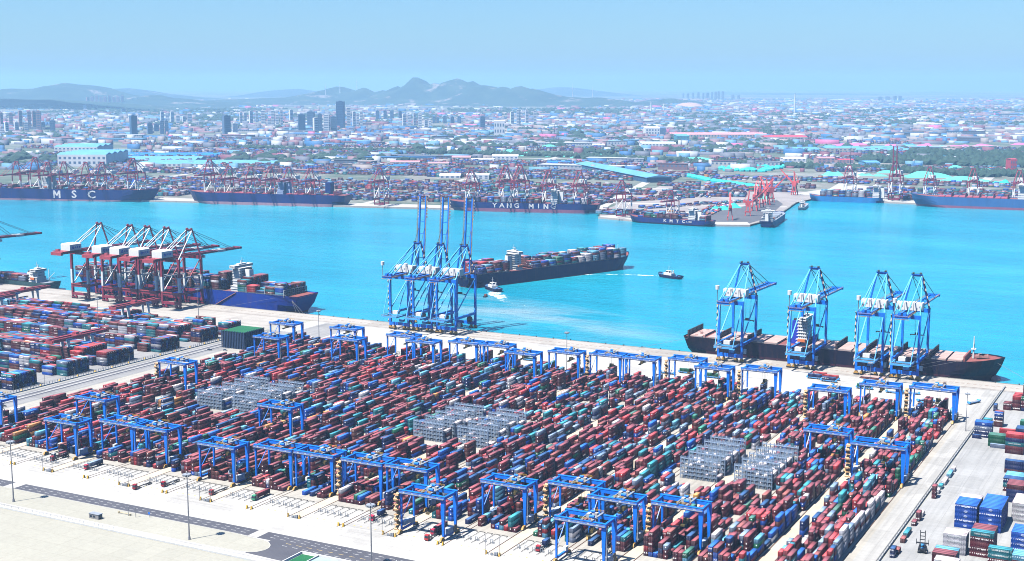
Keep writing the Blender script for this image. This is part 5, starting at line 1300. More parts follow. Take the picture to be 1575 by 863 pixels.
# placements of the far city, metres from the point under the camera
TOWERS = [(-6518,5686,20,80,'pink'),(-6467,5713,24,80,'pink'),(-6417,5740,24,92,'pink'),(-6248,5656,25,93,'pink'),(-6223,5669,25,93,'pink'),(-5865,5376,28,104,'pink'),(-5624,4936,22,56,'pale'),(-5672,5046,25,53,'pale'),(-5626,5070,27,53,'pale'),(-5951,5486,24,38,'slate'),(-5598,5224,31,58,'slate'),(-11420,11198,38,99,'pink'),(-11377,11221,38,108,'pink'),(-11333,11244,38,118,'pink'),(-11290,11267,38,99,'pink'),(-11247,11290,38,108,'pink'),(-11203,11313,38,118,'pink'),(-11160,11336,38,99,'pink'),(-11117,11359,38,108,'pink'),(-11073,11382,38,118,'pink'),(-11126,11609,38,78,'slate'),(-11080,11633,38,82,'slate'),(-11256,11935,35,93,'slate'),(-11384,12141,36,96,'slate'),(-11428,12258,36,91,'slate'),(-11383,12282,32,95,'slate'),(-4720,4919,37,101,'dark'),(-4879,5201,30,55,'slate'),(-5101,5489,34,40,'slate'),(-4823,5231,22,68,'slate'),(-4803,5242,21,68,'slate'),(-6133,6656,26,75,'pale'),(-6370,6963,25,56,'pale'),(-6205,6830,27,72,'pale'),(-6042,6705,30,48,'pale'),(-6008,6723,26,43,'pale'),(-5974,6740,39,62,'pale'),(-4530,5387,43,93,'slate'),(-4613,5473,24,52,'pale'),(-4419,5319,34,58,'pale'),(-5677,6898,20,70,'pale'),(-5653,6911,22,67,'pale'),(-5620,6929,26,78,'pale'),(-5705,7095,20,76,'pale'),(-9574,9349,35,52,'slate'),(-8481,8725,38,36,'slate'),(-5284,6634,31,89,'pale'),(-5129,6495,22,48,'pale'),(-5169,6583,25,91,'pale'),(-5085,6519,24,68,'pale'),(-5122,6608,20,94,'pale'),(-5502,7203,27,82,'pale'),(-4330,5759,46,94,'dark'),(-4685,6320,48,96,'slate'),(-4288,5864,27,94,'slate'),(-4252,5940,41,80,'slate'),(-4307,5854,34,74,'pale'),(-4256,5881,37,90,'pale'),(-4566,6449,55,152,'navy'),(-4629,6620,28,114,'pale'),(-4497,6486,21,93,'pale'),(-4478,6496,19,85,'pale'),(-4597,6707,20,90,'pale'),(-5214,7808,29,69,'slate'),(-5168,7833,29,69,'slate'),(-5243,8034,28,65,'slate'),(-5191,8061,24,61,'slate'),(-4454,6963,25,70,'pale'),(-4425,6978,25,66,'pale'),(-4451,7076,21,74,'pale'),(-4317,6927,28,78,'pale'),(-4157,6734,25,43,'pale'),(-4135,6745,20,39,'pale'),(-4561,7492,24,41,'slate'),(-4540,7503,22,37,'slate'),(-4461,7463,28,47,'slate'),(-4277,7245,27,50,'slate'),(-4238,7265,25,50,'slate'),(-3734,6665,36,71,'slate'),(-3914,7362,25,82,'pale'),(-3881,7379,21,94,'pale'),(-3869,7386,12,94,'pale'),(-3832,7405,25,92,'pale'),(-3817,7489,23,86,'pale'),(-8337,22053,40,80,'haze'),(-8088,21610,45,84,'haze'),(-8010,21651,40,95,'haze'),(-7680,21009,49,108,'haze'),(-7528,20828,38,97,'haze'),(-7468,20860,60,102,'haze'),(-7252,20468,37,116,'haze'),(-6783,19314,45,129,'haze'),(-6743,19335,35,134,'haze'),(-6563,18998,44,136,'haze'),(-6817,20213,52,77,'haze'),(-6739,20254,42,75,'haze'),(-4421,19720,72,62,'haze'),(-4325,19771,72,67,'haze'),(-4230,19822,53,72,'haze'),(-4166,19856,53,72,'haze')]
SHEDS = [
 (-3214, 3013, -3079, 3084, 240, 36.6, 'white', 'skyblue', 'huge white shed with sky blue side behind the far quay, left'),
 (-3823, 3571, -3682, 3646, 200, 24.1, 'white', 'skyblue', 'long white shed just above the huge white shed, left'),
 (-3201, 3254, -2974, 3374, 160, 8.5, 'pale', 'skyblue', 'long sky blue roofed shed right of huge white shed'),
 (-3393, 3456, -3096, 3613, 160, 6.8, 'pale', 'blue', 'long blue roofed shed behind the sky blue roof, left of centre'),
 (-2987, 3133, -2618, 3329, 150, 8.1, 'white', 'skyblue', 'longest sky blue roofed shed behind the far left cranes'),
 (-2360, 3393, -2202, 3477, 60, 6, 'grey', 'blue', 'thin light blue roofed shed in the far container yard centre'),
 (-2312, 3529, -2231, 3573, 60, 12.3, 'cream', 'pink', 'cream office with pink roof among far centre containers'),
 (-2156, 3502, -2099, 3532, 60, 14.0, 'cream', 'pink', 'cream office with pink roof right of its twin'),
 (-2285, 3866, -2229, 3896, 80, 10.9, 'cream', 'pink', 'cream hall with pink roof below the green mounds'),
 (-2172, 3801, -2106, 3836, 60, 10.7, 'white', 'white', 'white long hall with window row below green mounds'),
 (-2129, 3865, -2053, 3905, 90, 19.3, 'white', 'white', 'tall white hall below the green mounds'),
 (-1889, 3129, -1839, 3156, 90, 7.1, 'white', 'white', 'white flat roofed shed in far centre container yard'),
 (-1798, 3121, -1745, 3149, 60, 12.3, 'white', 'white', 'white flat shed right of centre in far yard'),
 (-1887, 3794, -1808, 3835, 80, 8.3, 'blue', 'blue', 'bright blue roofed shed left of the diagonal blue roof'),
 (-2550, 6224, -2487, 6258, 120, 35.7, 'white', 'white', 'white slab office block in the right far district'),
 (-2487, 6258, -2461, 6271, 120, 35.7, 'slate', 'slate', 'slate wing beside white slab office, right far district'),
 (-3181, 5794, -3135, 5819, 60, 73.6, 'white', 'white', 'big pale square tower standing alone right of centre'),
 (-2166, 5657, -2117, 5683, 120, 23.3, 'teal', 'skyblue', 'teal fronted block in the right far district'),
 (-2315, 5986, -1915, 6199, 160, 15.4, 'cream', 'pink', 'very long hall with pink roof, right far district'),
 (-1293, 4916, -1195, 4968, 110, 19.2, 'cream', 'skyblue', 'long cream hall with blue roof above the trees, right'),
 (-1459, 4934, -1318, 5009, 200, 6, 'pale', 'skyblue', 'broad sky blue roof left of cream hall, right'),
 (-1218, 5062, -1036, 5159, 260, 7.4, 'pale', 'skyblue', 'wide sky blue roof right of cream hall'),
 (-1147, 4265, -1098, 4291, 60, 18.9, 'pinkish', 'pink', 'pinkish office block below the trees, right'),
 (-1096, 4332, -1053, 4355, 60, 10.6, 'pinkish', 'red', 'pinkish office with red roof band, right'),
 (-962, 4136, -923, 4157, 90, 16.0, 'skyblue', 'skyblue', 'sky blue box hall above the green mounds, right'),
 (-1276, 4318, -1210, 4353, 80, 10.7, 'white', 'white', 'white terrace hall left of the pinkish offices, right'),
 (-1838, 5910, -1665, 6001, 150, 14.7, 'cream', 'red', 'long cream hall with red roof strip, far right'),
 (-551, 4215, -534, 4224, 40, 33.0, 'red', 'red', 'tall red tower block at right edge above green mounds'),
 (-2092, 5067, -1968, 5133, 120, 13.3, 'white', 'pale', 'pale long hall above the teal roofs, right of centre'),
 (-2223, 4873, -2181, 4895, 80, 13.0, 'pale', 'white', 'small pale hall above the teal strip')]
PILES = [(-2828,4206,-2720,4264,8,'g'),(-2722,4209,-2619,4264,7,'g'),(-2637,4201,-2530,4258,7,'g'),(-2486,4230,-2359,4297,12,'g'),(-2358,4247,-2254,4302,19,'g'),(-2223,4220,-2151,4258,14,'g'),(-2116,4228,-2030,4274,7,'g'),(-1999,4197,-1865,4268,12,'g'),(-1815,4249,-1769,4273,5,'g'),(-1633,4171,-1469,4257,11,'g'),(-1476,4212,-1419,4242,4,'g'),(-2411,4713,-2306,4769,16,'g'),(-2328,4640,-2274,4668,10,'p'),(-1421,5553,-1277,5630,11,'k'),(-1224,5593,-1169,5622,11,'k'),(-1182,5681,-1117,5715,11,'t'),(-1098,5596,-1028,5633,14,'k'),(-1007,5520,-956,5547,13,'t'),(-971,5600,-878,5650,13,'k'),(-906,5828,-834,5866,8,'k'),(-826,5556,-723,5610,3,'k'),(-770,5967,-673,6018,11,'k'),(-984,3728,-931,3756,13,'g'),(-895,3775,-858,3795,7,'g'),(-852,3768,-815,3788,7,'g'),(-872,3912,-775,3964,13,'g'),(-760,3758,-641,3821,16,'g'),(-641,3628,-512,3696,14,'g'),(-506,3572,-459,3597,14,'G'),(-721,4124,-661,4156,14,'g'),(-625,4044,-558,4079,12,'g'),(-550,3959,-477,3998,11,'k'),(-915,2597,-880,2616,8,'G'),(-900,2655,-873,2669,10,'G'),(-910,2899,-875,2918,7,'g'),(-2383,6127,-2299,6171,6,'k')]
PEAKS = [(-13016,12404,267,754.0),(-13513,12382,204,812.0),(-13550,11994,205,696.0),(-12520,12415,154,696.0),(-10939,9518,123,1044.0),(-10540,9616,104,1044.0),(-11060,11892,139,522.0),(-10791,11981,108,580.0),(-11274,11850,114,463.99999999999994),(-16146,16520,168,900),(-16008,20993,142,700),(-11368,13930,64,927.9999999999999),(-10829,14062,84,812.0),(-10218,14369,232,487.2),(-10307,14162,189,440.79999999999995),(-9913,14300,181,406.0),(-9730,14285,224,348.0),(-9409,14221,200,301.59999999999997),(-9208,14214,275,301.59999999999997),(-8939,14248,382,313.2),(-8835,14313,316,266.79999999999995),(-8657,14286,291,301.59999999999997),(-8472,14261,307,301.59999999999997),(-8354,14331,331,301.59999999999997),(-8171,14303,290,301.59999999999997),(-7918,14179,234,348.0),(-7655,14191,234,348.0),(-7428,14180,242,348.0),(-7237,14149,211,324.79999999999995),(-7064,14236,141,440.79999999999995),(-6771,14249,111,463.99999999999994),(-6480,14256,105,463.99999999999994),(-6226,14243,68,522.0),(-12463,25741,174,900),(-12676,25638,160,500),(-6250,15616,69,301.59999999999997),(-6100,15675,85,231.99999999999997),(-5949,15733,60,301.59999999999997),(-9006,31747,16,2500),(-12389,35288,2,3000),(-6570,36818,2,3500),(-21801,24773,-98,2500)]
# ================================================================ FAR SHORE
SH = [(-30000,-6200),(-2440,2125),(-2070,2240),(-1612,2332),(-1105,2452),(-1101,2440),(-1062,2362),(-974,2338),(-818,2330),(-757,2358),(-752,2489),(-812,2855),(-806,2975),(-570,2960),(-352,2952),(3000,2945),(30000,2945)]
def m_far():
    m, nt, b = newmat('far_ground'); v = coords(nt)
    vo = N(nt, 'ShaderNodeTexVoronoi'); vo.inputs['Scale'].default_value = .0045; nt.links.new(coords(nt, (1, 1.6, 1), rot=(0,0,.22)), vo.inputs['Vector'])
    sp = N(nt, 'ShaderNodeSeparateColor'); nt.links.new(vo.outputs['Color'], sp.inputs[0])
    c1 = ramp(nt, sp.outputs[0], [(.0, (.05,.09,.05)), (.25, (.09,.12,.08)), (.42, (.22,.21,.19)), (.6, (.30,.25,.22)), (.78, (.06,.10,.06)), (1, (.40,.38,.36))])
    for e in range(1): pass
    c2 = ramp(nt, noise(nt, .011, 8, coords(nt, (1, 1.5, 1), rot=(0,0,.4)), .75), [(.40, (.04,.075,.04)), (.52, (.18,.17,.15)), (.62, (.42,.40,.38))])
    c = mixc(nt, .55, c1, c2)
    far = ramp(nt, noise(nt, .0006, 5, v), [(.4, 0), (.6, .8)])
    c = mixc(nt, far, c, (.045,.085,.05))
    nt.links.new(c, b.inputs['Base Color']); b.inputs['Roughness'].default_value = .9; return m
M_FAR = m_far()
bm = bmesh.new()
disc = [( 49000*math.cos(R(a)), 49000*math.sin(R(a))) for a in range(0, 181, 4)]
poly = SH + disc
me = bpy.data.meshes.new('far_ground'); me.from_pydata([(x, y, -.6) for x, y in SH+disc], [], [tuple(range(len(poly)))]); bm.from_mesh(me); bmesh.ops.triangulate(bm, faces=bm.faces[:]); bm.to_mesh(me); bm.free(); me.materials.append(M_FAR)
tag(put('far_ground', me), kind='structure')
# quay strip of the far shore
V = []; F = []
inner = [(x+18 if i in (9,10,11) else x, y+62) for i, (x, y) in enumerate(SH[1:16])]
m = MB()
def quay(pts, wdt, name):
    V = []; F = []
    for i, (x, y) in enumerate(pts):
        a = Vector(pts[max(0, i-1)]); b = Vector(pts[min(len(pts)-1, i+1)]); d = (b-a).normalized(); n_ = Vector((-d.y, d.x))
        V += [(x, y, .02), (x+n_.x*wdt, y+n_.y*wdt, .02), (x, y, -6)]
    for i in range(len(pts)-1): k = 3*i; F += [(k, k+3, k+4, k+1), (k+2, k+5, k+3, k)]
    me = bpy.data.meshes.new(name); me.from_pydata(V, [], F); me.materials.append(M_QUAYF); return tag(put(name, me), kind='structure')
M_QUAYF = m_concrete('far_quay_concrete', .46, (1,.95,.88), .14, 0, .01)
M_PIER = m_concrete('worn_far_paving', .34, (1,.90,.86), .3, 0, .012)
quay([(-6000,1020),(-2440,2122),(-2070,2237),(-1612,2329),(-1108,2449)], 62, 'far_quay')
quay([(-1064,2360),(-974,2335),(-818,2327),(-755,2355)], 50, 'far_pier'); quay([(-805,2972),(-570,2957),(-352,2949),(3000,2942)], 55, 'far_quay')
sheet('pier_paving', [(-1100,2445),(-1062,2366),(-974,2342),(-818,2334),(-758,2362),(-754,2489),(-814,2855),(-806,2990),(-820,3150),(-1250,3150)], -.3, M_PIER)
sheet('dark_pier_paving', [(-905,2430),(-812,2352),(-766,2378),(-766,2489),(-826,2800),(-870,2900)], -.1, m_concrete('dark_paving', .12, (1,1,1.12), .2, 0, .01))
sheet('pale_stockyard', [(-890,3050),(-700,3050),(-640,3330),(-820,3420)], -.1, M_QUAYF)
# far paved roads
for ri, (x0, y0, x1, y1, w_) in enumerate(((-2600,2330,-800,2740,22),(-2700,2700,-900,3150,20),(-2900,3200,-700,3650,26),(-1620,2340,-2300,5200,18),(-1120,2460,-1500,3900,24),(-3300,3850,-400,4500,30),(-800,3000,-1200,6000,24),(-4600,4900,600,6200,34),(-500,2980,-900,9000,26),(-2400,2250,-3900,7000,22),(-6000,6900,1500,8200,40))):
    a = Vector((x0, y0)); b = Vector((x1, y1)); d = (b-a).normalized(); n_ = Vector((-d.y, d.x))*w_/2
    sheet('far_road', [tuple(a+n_), tuple(a-n_), tuple(b-n_), tuple(b+n_)], -.26+ri*.012, M_QUAYF)
# ---- container fields of the far port
FY = []
def ffield(ox, oy, ang, nx, ny, dens=.8, tmax=5, w=PAL2W):
    ca, sa = math.cos(ang), math.sin(ang); out = []
    for i in range(nx):
        for j in range(ny):
            if j % 7 == 6: continue
            if i % 9 == 8: continue
            if rng.random() > dens: continue
            h = max(1, int(rng.triangular(0, tmax+.9, tmax*.6)))
            c_ = int(nr.choice(len(PAL), p=w)); z = 0
            for t in range(h):
                out.append((i*13.2, j*3.1, z, i*13.2+12.2, j*3.1+2.6, z+2.65, PAL[c_ if rng.random() < .5 else int(nr.choice(len(PAL), p=w))][0])); z += 2.65
    return out
def addfield(x, y, deg, nx, ny, dens, lab, tm=5):
    L = ffield(0, 0, 0, nx, ny, dens, tm); cols = np.array([l[6] for l in L])*nr.uniform(.9, 1.6, (len(L), 1))+.02
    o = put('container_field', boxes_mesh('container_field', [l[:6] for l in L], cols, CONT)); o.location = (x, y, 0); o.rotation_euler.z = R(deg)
    tag(o, lab, 'shipping containers', None, 'stuff')
addfield(-2560, 2215, 16, 36, 46, .8, 'stacked containers behind the left far cranes')
addfield(-2030, 2375, 13, 34, 50, .84, 'stacked containers behind the middle far cranes')
addfield(-1570, 2480, 13, 32, 52, .84, 'stacked containers behind the lettered far ship')
addfield(-2700, 2480, 14, 40, 60, .62, 'second belt of containers on the far left')
addfield(-2200, 2620, 13, 42, 70, .62, 'second belt of containers left of centre')
addfield(-1650, 2760, 13, 32, 70, .66, 'second belt of containers at centre')
addfield(-2700, 3010, 14, 60, 84, .42, 'third belt of containers far left')
addfield(-1950, 3160, 13, 52, 90, .45, 'third belt of containers below the green mounds')
addfield(-2300, 3620, 14, 60, 60, .34, 'sparse containers below the green mounds')
addfield(-1090, 2405, 8, 14, 18, .7, 'containers on the far pier tip', 4)
addfield(-1210, 2560, 62, 26, 16, .55, 'low container rows on the pale far pier', 3)
addfield(-1040, 2560, 62, 24, 12, .5, 'second low container rows on the pale far pier', 2)
addfield(-1330, 2620, 20, 12, 60, .75, 'dense containers left of the pale far pier', 5)
addfield(-1260, 2850, 14, 24, 30, .7, 'containers behind the pale far pier', 4)
addfield(-1620, 3420, 14, 30, 46, .6, 'containers beyond the diagonal blue roof', 4)
addfield(-1220, 3420, 14, 26, 40, .55, 'blue and grey boxes near the turquoise rows', 3)
addfield(-1180, 3060, 10, 22, 26, .6, 'stacks left of the turquoise row on the far pier', 4)
addfield(-900, 3450, 8, 40, 40, .5, 'boxes above the pale stockyard', 3)
addfield(-1700, 3900, 14, 90, 44, .5, 'box rows right below the long tree belt', 3)
addfield(-905, 2470, 96, 22, 5, .8, 'navy box rows on the dark pier paving', 2)
addfield(-880, 2500, 99, 24, 6, .7, 'second box rows on the dark pier paving', 2)
addfield(-1010, 2400, 15, 10, 12, .7, 'box rows behind the pier quay', 4)
addfield(-1020, 2880, 100, 8, 26, .6, 'boxes on the inner pier', 3)
addfield(-800, 3040, 0, 38, 34, .82, 'stacked containers behind the right far quay')
addfield(-740, 3170, 4, 34, 40, .5, 'second belt of containers on the right far quay')
addfield(-1260, 3150, 14, 30, 30, .5, 'blue and grey boxes behind the far pier', 3)
addfield(-3500, 3900, 14, 70, 60, .25, 'distant containers near the blue sheds', 4)
addfield(-3100, 4450, 14, 110, 60, .22, 'maroon boxes in the far middle distance', 5)
addfield(-1800, 4750, 13, 120, 60, .22, 'distant boxes behind the teal mounds', 5)
for i in range(52):
    D_ = 3900*(7800/3900)**rng.random(); lat = rng.uniform(-.38, .38)*D_; fx, fy = -math.sin(R(28))*D_+math.cos(R(28))*lat, math.cos(R(28))*D_+math.sin(R(28))*lat
    addfield(fx, fy, rng.choice([14, 8, 20]), rng.randint(20, 44), rng.randint(16, 36), .6, 'distant field of stacked containers in the far plain', 5)
# ---- green netted mounds and pink stock piles
MCOL = {'g': (.10,.52,.42), 'G': (.02,.45,.36), 'p': (.30,.16,.17), 'k': (.62,.14,.33), 't': (.08,.30,.36)}
for i, (xa, ya, xb, yb, h, col) in enumerate(PILES):
    a = Vector((xa, ya, -.5)); b = Vector((xb, yb, -.5)); d = b-a; n_ = Vector((-d.y, d.x, 0)).normalized(); L = d.length; W_ = max(40, min(220, L*.55))
    V = []; F = []; nu, nv = 14, 7; h = max(7, min(h, 30)); r2 = random.Random(i)
    ph = [r2.uniform(0, 6) for _ in range(4)]
    for u in range(nu+1):
        for v_ in range(nv+1):
            fu, fv = u/nu, v_/nv; e = min(1, 4*min(fu, 1-fu))*min(1, 2.6*min(fv, 1-fv))
            z = h*e*(.75+.2*math.sin(fu*9+ph[0])+.12*math.sin(fv*7+ph[1]+fu*4)); p = a+d*fu+n_*W_*fv; V.append((p.x, p.y, -.5+max(0, z)))
    for u in range(nu):
        for v_ in range(nv): k = u*(nv+1)+v_; F.append((k, k+nv+1, k+nv+2, k+1))
    me = bpy.data.meshes.new('covered_mound'); me.from_pydata(V, [], F); me.materials.append(paint(MCOL[col], .8, 0, .18, .02))
    wd = {'g': 'pale green netted mound', 'G': 'bright teal netted mound', 'p': 'bare brown heap', 'k': 'long pink covered pile', 't': 'dark teal covered pile'}[col]
    tag(put('covered_mound', me), f"{wd}, {ORD[i] if i < len(ORD) else 'last'} in the far band counted from left", 'mound')
def tarp_row(p, q, n, r_, lab):
    for i in range(n):
        f = i/(n-1); x = p[0]+(q[0]-p[0])*f+rng.uniform(-3,3); y = p[1]+(q[1]-p[1])*f
        yield x, y
tm_ = [MB().sphere((0,0,0), 1, 8, 5, .75).mesh('tarpaulin_heap', paint((.02,.55,.50), .6, 0, .15, .1, 'turquoise_tarp'))]
for grp, p, q, n, r_, wd in ((0, (-1316,3522), (-1195,3365), 15, 10, 'first'), (1, (-1180,3350), (-990,3185), 22, 10, 'second')):
    for hi, (x, y) in enumerate(tarp_row(p, q, n, r_, '')):
        o = put('tarpaulin_heap', tm_[0], None, (x, y, 2)); o.scale = (r_, r_*1.1, r_); tag(o, f"turquoise tarpaulin heap, {ORD[hi]} from left in the {wd} turquoise row behind the pier", 'covered heap', f"{wd} turquoise row")
for i in range(60):
    o = put('tarpaulin_heap', tm_[0], None, (-1330+rng.uniform(0,150), 3790+rng.uniform(0,250)+0, 2)); s = rng.uniform(9, 14); o.scale = (s, s, s*.9); tag(o, 'turquoise tarpaulin heap in the dense turquoise cluster', 'covered heap', 'turquoise cluster')
# ---- sheds and halls
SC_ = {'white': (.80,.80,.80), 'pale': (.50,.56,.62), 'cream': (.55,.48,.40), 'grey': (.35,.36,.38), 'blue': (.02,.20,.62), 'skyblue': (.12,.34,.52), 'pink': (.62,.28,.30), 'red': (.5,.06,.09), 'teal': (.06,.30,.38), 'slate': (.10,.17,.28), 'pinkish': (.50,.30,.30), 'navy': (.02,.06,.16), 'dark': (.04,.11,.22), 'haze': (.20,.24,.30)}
def fpaint(n): return paint(SC_[n], .6, 0, .15, .02)
def shed_geo(L, W_, H_, wall, roof, t, nwin):
    MB().bx(0, L, 0, W_, -.5, H_).build('wall', fpaint(wall), t)
    r = H_+min(6, W_*.04)
    m = MB()
    nb_ = max(1, int(W_//60))
    for i in range(nb_):
        a, b = i*W_/nb_, (i+1)*W_/nb_; m.hexa([(-1,a,H_+.05),(L+1,a,H_+.05),(L+1,b,H_+.05),(-1,b,H_+.05),(-1,(a+b)/2-1,r),(L+1,(a+b)/2-1,r),(L+1,(a+b)/2+1,r),(-1,(a+b)/2+1,r)])
    m.build('roof', fpaint(roof), t)
    m = MB(); st = L/nwin
    for i in range(nwin):
        m.bx(i*st+st*.25, i*st+st*.75, -.2, -.02, H_*.62, H_*.82)
        m.bx(i*st+st*.25, i*st+st*.75, -.2, -.02, H_*.22, H_*.42)
    m.build('window', fpaint('slate'), t)
for (xa, ya, xb, yb, dep, h, wall, roof, lab) in SHEDS:
    L = math.dist((xa, ya), (xb, yb)); ang = math.atan2(yb-ya, xb-xa)
    t = thing('shed' if dep > 70 else 'office_building', lab, 'building', (xa, ya, 0), ang); shed_geo(L, dep, h, wall, roof, t, max(4, int(L/14)))
# diagonal blue roof
t = thing('shed', 'long pale blue roofed shed lying diagonally behind the far pier', 'building', (-1754, 3715, 0), math.atan2(3240-3715, -1322+1754)); 
MB().bx(0, 640, 0, 70, -.5, 13).build('wall', fpaint('dark'), t); MB().hexa([(-2,-2,13.05),(642,-2,13.05),(642,72,13.05),(-2,72,13.05),(-2,34,19),(642,34,19),(642,36,19),(-2,36,19)]).build('roof', fpaint('skyblue'), t)
# ---- towers
GR = {}
TOWERS.sort(key=lambda q: q[0]/q[1])
for i, (x, y, w_, h, col) in enumerate(TOWERS):
    d_ = math.hypot(x, y); a = math.atan2(y, x)-math.pi/2+rng.uniform(-.25, .35); w2 = w_*.8; h = max(h, 20)
    GR.setdefault(col, 0); GR[col] += 1
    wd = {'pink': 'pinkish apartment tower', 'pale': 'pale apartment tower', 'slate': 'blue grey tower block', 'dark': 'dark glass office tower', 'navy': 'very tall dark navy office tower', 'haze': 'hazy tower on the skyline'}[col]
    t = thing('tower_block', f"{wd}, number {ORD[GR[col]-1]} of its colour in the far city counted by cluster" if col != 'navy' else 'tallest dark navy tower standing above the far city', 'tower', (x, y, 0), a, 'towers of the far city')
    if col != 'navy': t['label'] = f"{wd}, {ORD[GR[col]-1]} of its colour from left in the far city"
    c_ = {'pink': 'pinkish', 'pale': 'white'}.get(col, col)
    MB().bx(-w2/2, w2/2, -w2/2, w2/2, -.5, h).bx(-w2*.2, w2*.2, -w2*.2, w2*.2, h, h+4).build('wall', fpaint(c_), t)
    m = MB(); nf = max(4, min(16, int(h/9)))
    for k in range(nf):
        z = h*(k+.35)/nf; m.bx(-w2*.42, w2*.42, -w2/2-.5, -w2/2-.02, z, z+h/nf*.4); m.bx(w2/2+.02, w2/2+.5, -w2*.42, w2*.42, z, z+h/nf*.4)
    m.build('window_band', fpaint('slate' if col in ('pink', 'pale', 'haze') else 'dark'), t)
# ---- ordinary buildings of the far city: the biggest get objects, the rest are one mass
BWD = [('white', (.42,.44,.48)), ('cream', (.28,.24,.23)), ('blue roofed', (.03,.13,.30)), ('red roofed', (.18,.06,.09)), ('grey', (.13,.14,.18)), ('sky blue', (.11,.26,.40)), ('pinkish', (.24,.14,.16)), ('pink roofed', (.48,.12,.26))]
def landok(x, y, m_=0):
    # inside the far land, away from the container belts
    if y < 2980+.30*(x+800)*0 and x > -760: return False
    return True
LB = []
KEEP = np.array([((a+c_)/2, (b+d)/2) for a, b, c_, d, *_ in PILES]+[((a+c_)/2, (b+d)/2) for a, b, c_, d, *_ in SHEDS]+[(q[0], q[1]) for q in TOWERS])
def clear_of(x, y, r_):                                # keep open ground round the named piles, sheds and towers
    return ((KEEP[:, 0]-x)**2+(KEEP[:, 1]-y)**2).min() > r_*r_
FWD = np.array([-math.sin(R(28)), math.cos(R(28))]); RGT = np.array([math.cos(R(28)), math.sin(R(28))])
for i in range(26000):
    u = rng.random(); D_ = 3900*(22000/3900)**(u**.85)
    lat = rng.uniform(-.42, .42)*D_
    p = FWD*D_+RGT*lat
    x, y = p
    if D_ > 11500 and lat/D_ < .08 and rng.random() < .75: continue
    if not clear_of(x, y, 150): continue
    den = .5+.5*math.sin(x*.0013+1)*math.sin(y*.0011)
    if rng.random() > .35+.65*den: continue
    if D_ < 5600 and rng.random() < .75: continue
    s = rng.choice([8, 9, 11, 13, 16, 20, 26, 75 if rng.random() < .3 else 18]); L = s*rng.uniform(.9, 3.0)*(1+D_/16000); W_ = s*rng.uniform(.35, .7)*(1+D_/20000); h = rng.choice([6, 7, 8, 10, 14, 18, 20]) if s < 50 else rng.choice([8, 10, 12])
    k = rng.choices(range(8), [14, 11, 15, 10, 30, 9, 11, 1.2])[0]
    LB.append((L*h/D_, x, y, L, W_, h, k, D_))
LB.sort(key=lambda q: -q[0])
big, small = LB[:110], LB[110:]
zone = lambda x, y: ('left', 'middle', 'right')[min(2, max(0, int((math.dist((0,0),(x,y)) and (np.dot((x,y), RGT)/np.dot((x,y), FWD)+.4)/.27))))]
um = {}; big.sort(key=lambda q: q[1]/q[2])
for (_, x, y, L, W_, h, k, D_) in big:
    a = rng.choice([.22, .25, .3, .1]); nm, col = BWD[k]; zn = zone(x, y)
    um[nm] = um.get(nm, -1)+1
    t = thing('low_building', f"{nm} low building, {ORD[um[nm]]} of its colour from left in the far city", 'building', (x, y, 0), a, f"{nm} low buildings of the far city")
    wc = (.5,.5,.48) if 'roofed' in nm else col
    MB().bx(0, L, 0, W_, -.6, h).build('wall', paint(wc, .7, 0, .15, .02), t); MB().bx(-1, L+1, -1, W_+1, h+.02, h+1.2).build('roof', paint(col, .7, 0, .15, .02), t)
    m = MB(); n = max(3, int(L/12))
    for i in range(n): m.bx(i*L/n+1, i*L/n+L/n*.5, -.3, -.02, h*.5, h*.75)
    m.build('window', fpaint('slate'), t)
arr = []; cols = []
for (_, x, y, L, W_, h, k, D_) in small:
    arr.append((x, y, -.6, x+L, y+W_, h)); cols.append(BWD[k][1])
def m_city():
    m, nt, b = newmat('far_city_walls'); a = N(nt, 'ShaderNodeAttribute', attribute_name='col')
    nt.links.new(a.outputs['Color'], b.inputs['Base Color']); b.inputs['Roughness'].default_value = .7; return m
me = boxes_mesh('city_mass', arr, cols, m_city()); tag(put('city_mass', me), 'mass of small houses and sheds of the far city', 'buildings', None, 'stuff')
# ---- trees: clumps of small faceted crowns
def m_leaf():
    m, nt, b = newmat('far_foliage'); oi = noise(nt, .05, 4, coords(nt))
    nt.links.new(ramp(nt, oi, [(.35, (.014,.036,.026)), (.6, (.028,.062,.040)), (.8, (.045,.085,.05))]), b.inputs['Base Color']); b.inputs['Roughness'].default_value = .9; return m
LEAF = m_leaf()
TV = []; TF = []
base_v = [(0,0,1)]+[(math.cos(a)*.9, math.sin(a)*.9, .55) for a in np.arange(5)*1.2566]+[(math.cos(a), math.sin(a), .05) for a in np.arange(5)*1.2566+.6]
base_f = [(0,1+i,1+(i+1)%5) for i in range(5)]+[(1+i,6+i,1+(i+1)%5) for i in range(5)]+[(6+i,6+(i+1)%5,1+(i+1)%5) for i in range(5)]
def tree(x, y, r_, h):
    k = len(TV)
    for v in base_v: j = rng.uniform(.7, 1.25); TV.append((x+v[0]*r_*j, y+v[1]*r_*j, v[2]*h*rng.uniform(.8, 1.15)))
    TF.extend([(a+k, b+k, c_+k) for a, b, c_ in base_f])
def belt(p, q, n, spread, rr=(8, 16)):
    for i in range(n):
        f = rng.random(); r_ = rng.uniform(*rr); tree(p[0]+(q[0]-p[0])*f+rng.uniform(-1,1)*spread, p[1]+(q[1]-p[1])*f+rng.uniform(-1,1)*spread, r_, r_*rng.uniform(.9, 1.5))
from_px = None
belt((-3450,4190),(-1900,4280),500,28); belt((-1950,4180),(-1000,4030),420,24); belt((-1000,4030),(-560,3900),260,26)
belt((-1000,4500),(-560,4450),500,90,(12,22)); belt((-900,4900),(-380,4700),450,110,(14,24)); belt((-640,4020),(-300,3900),200,40)
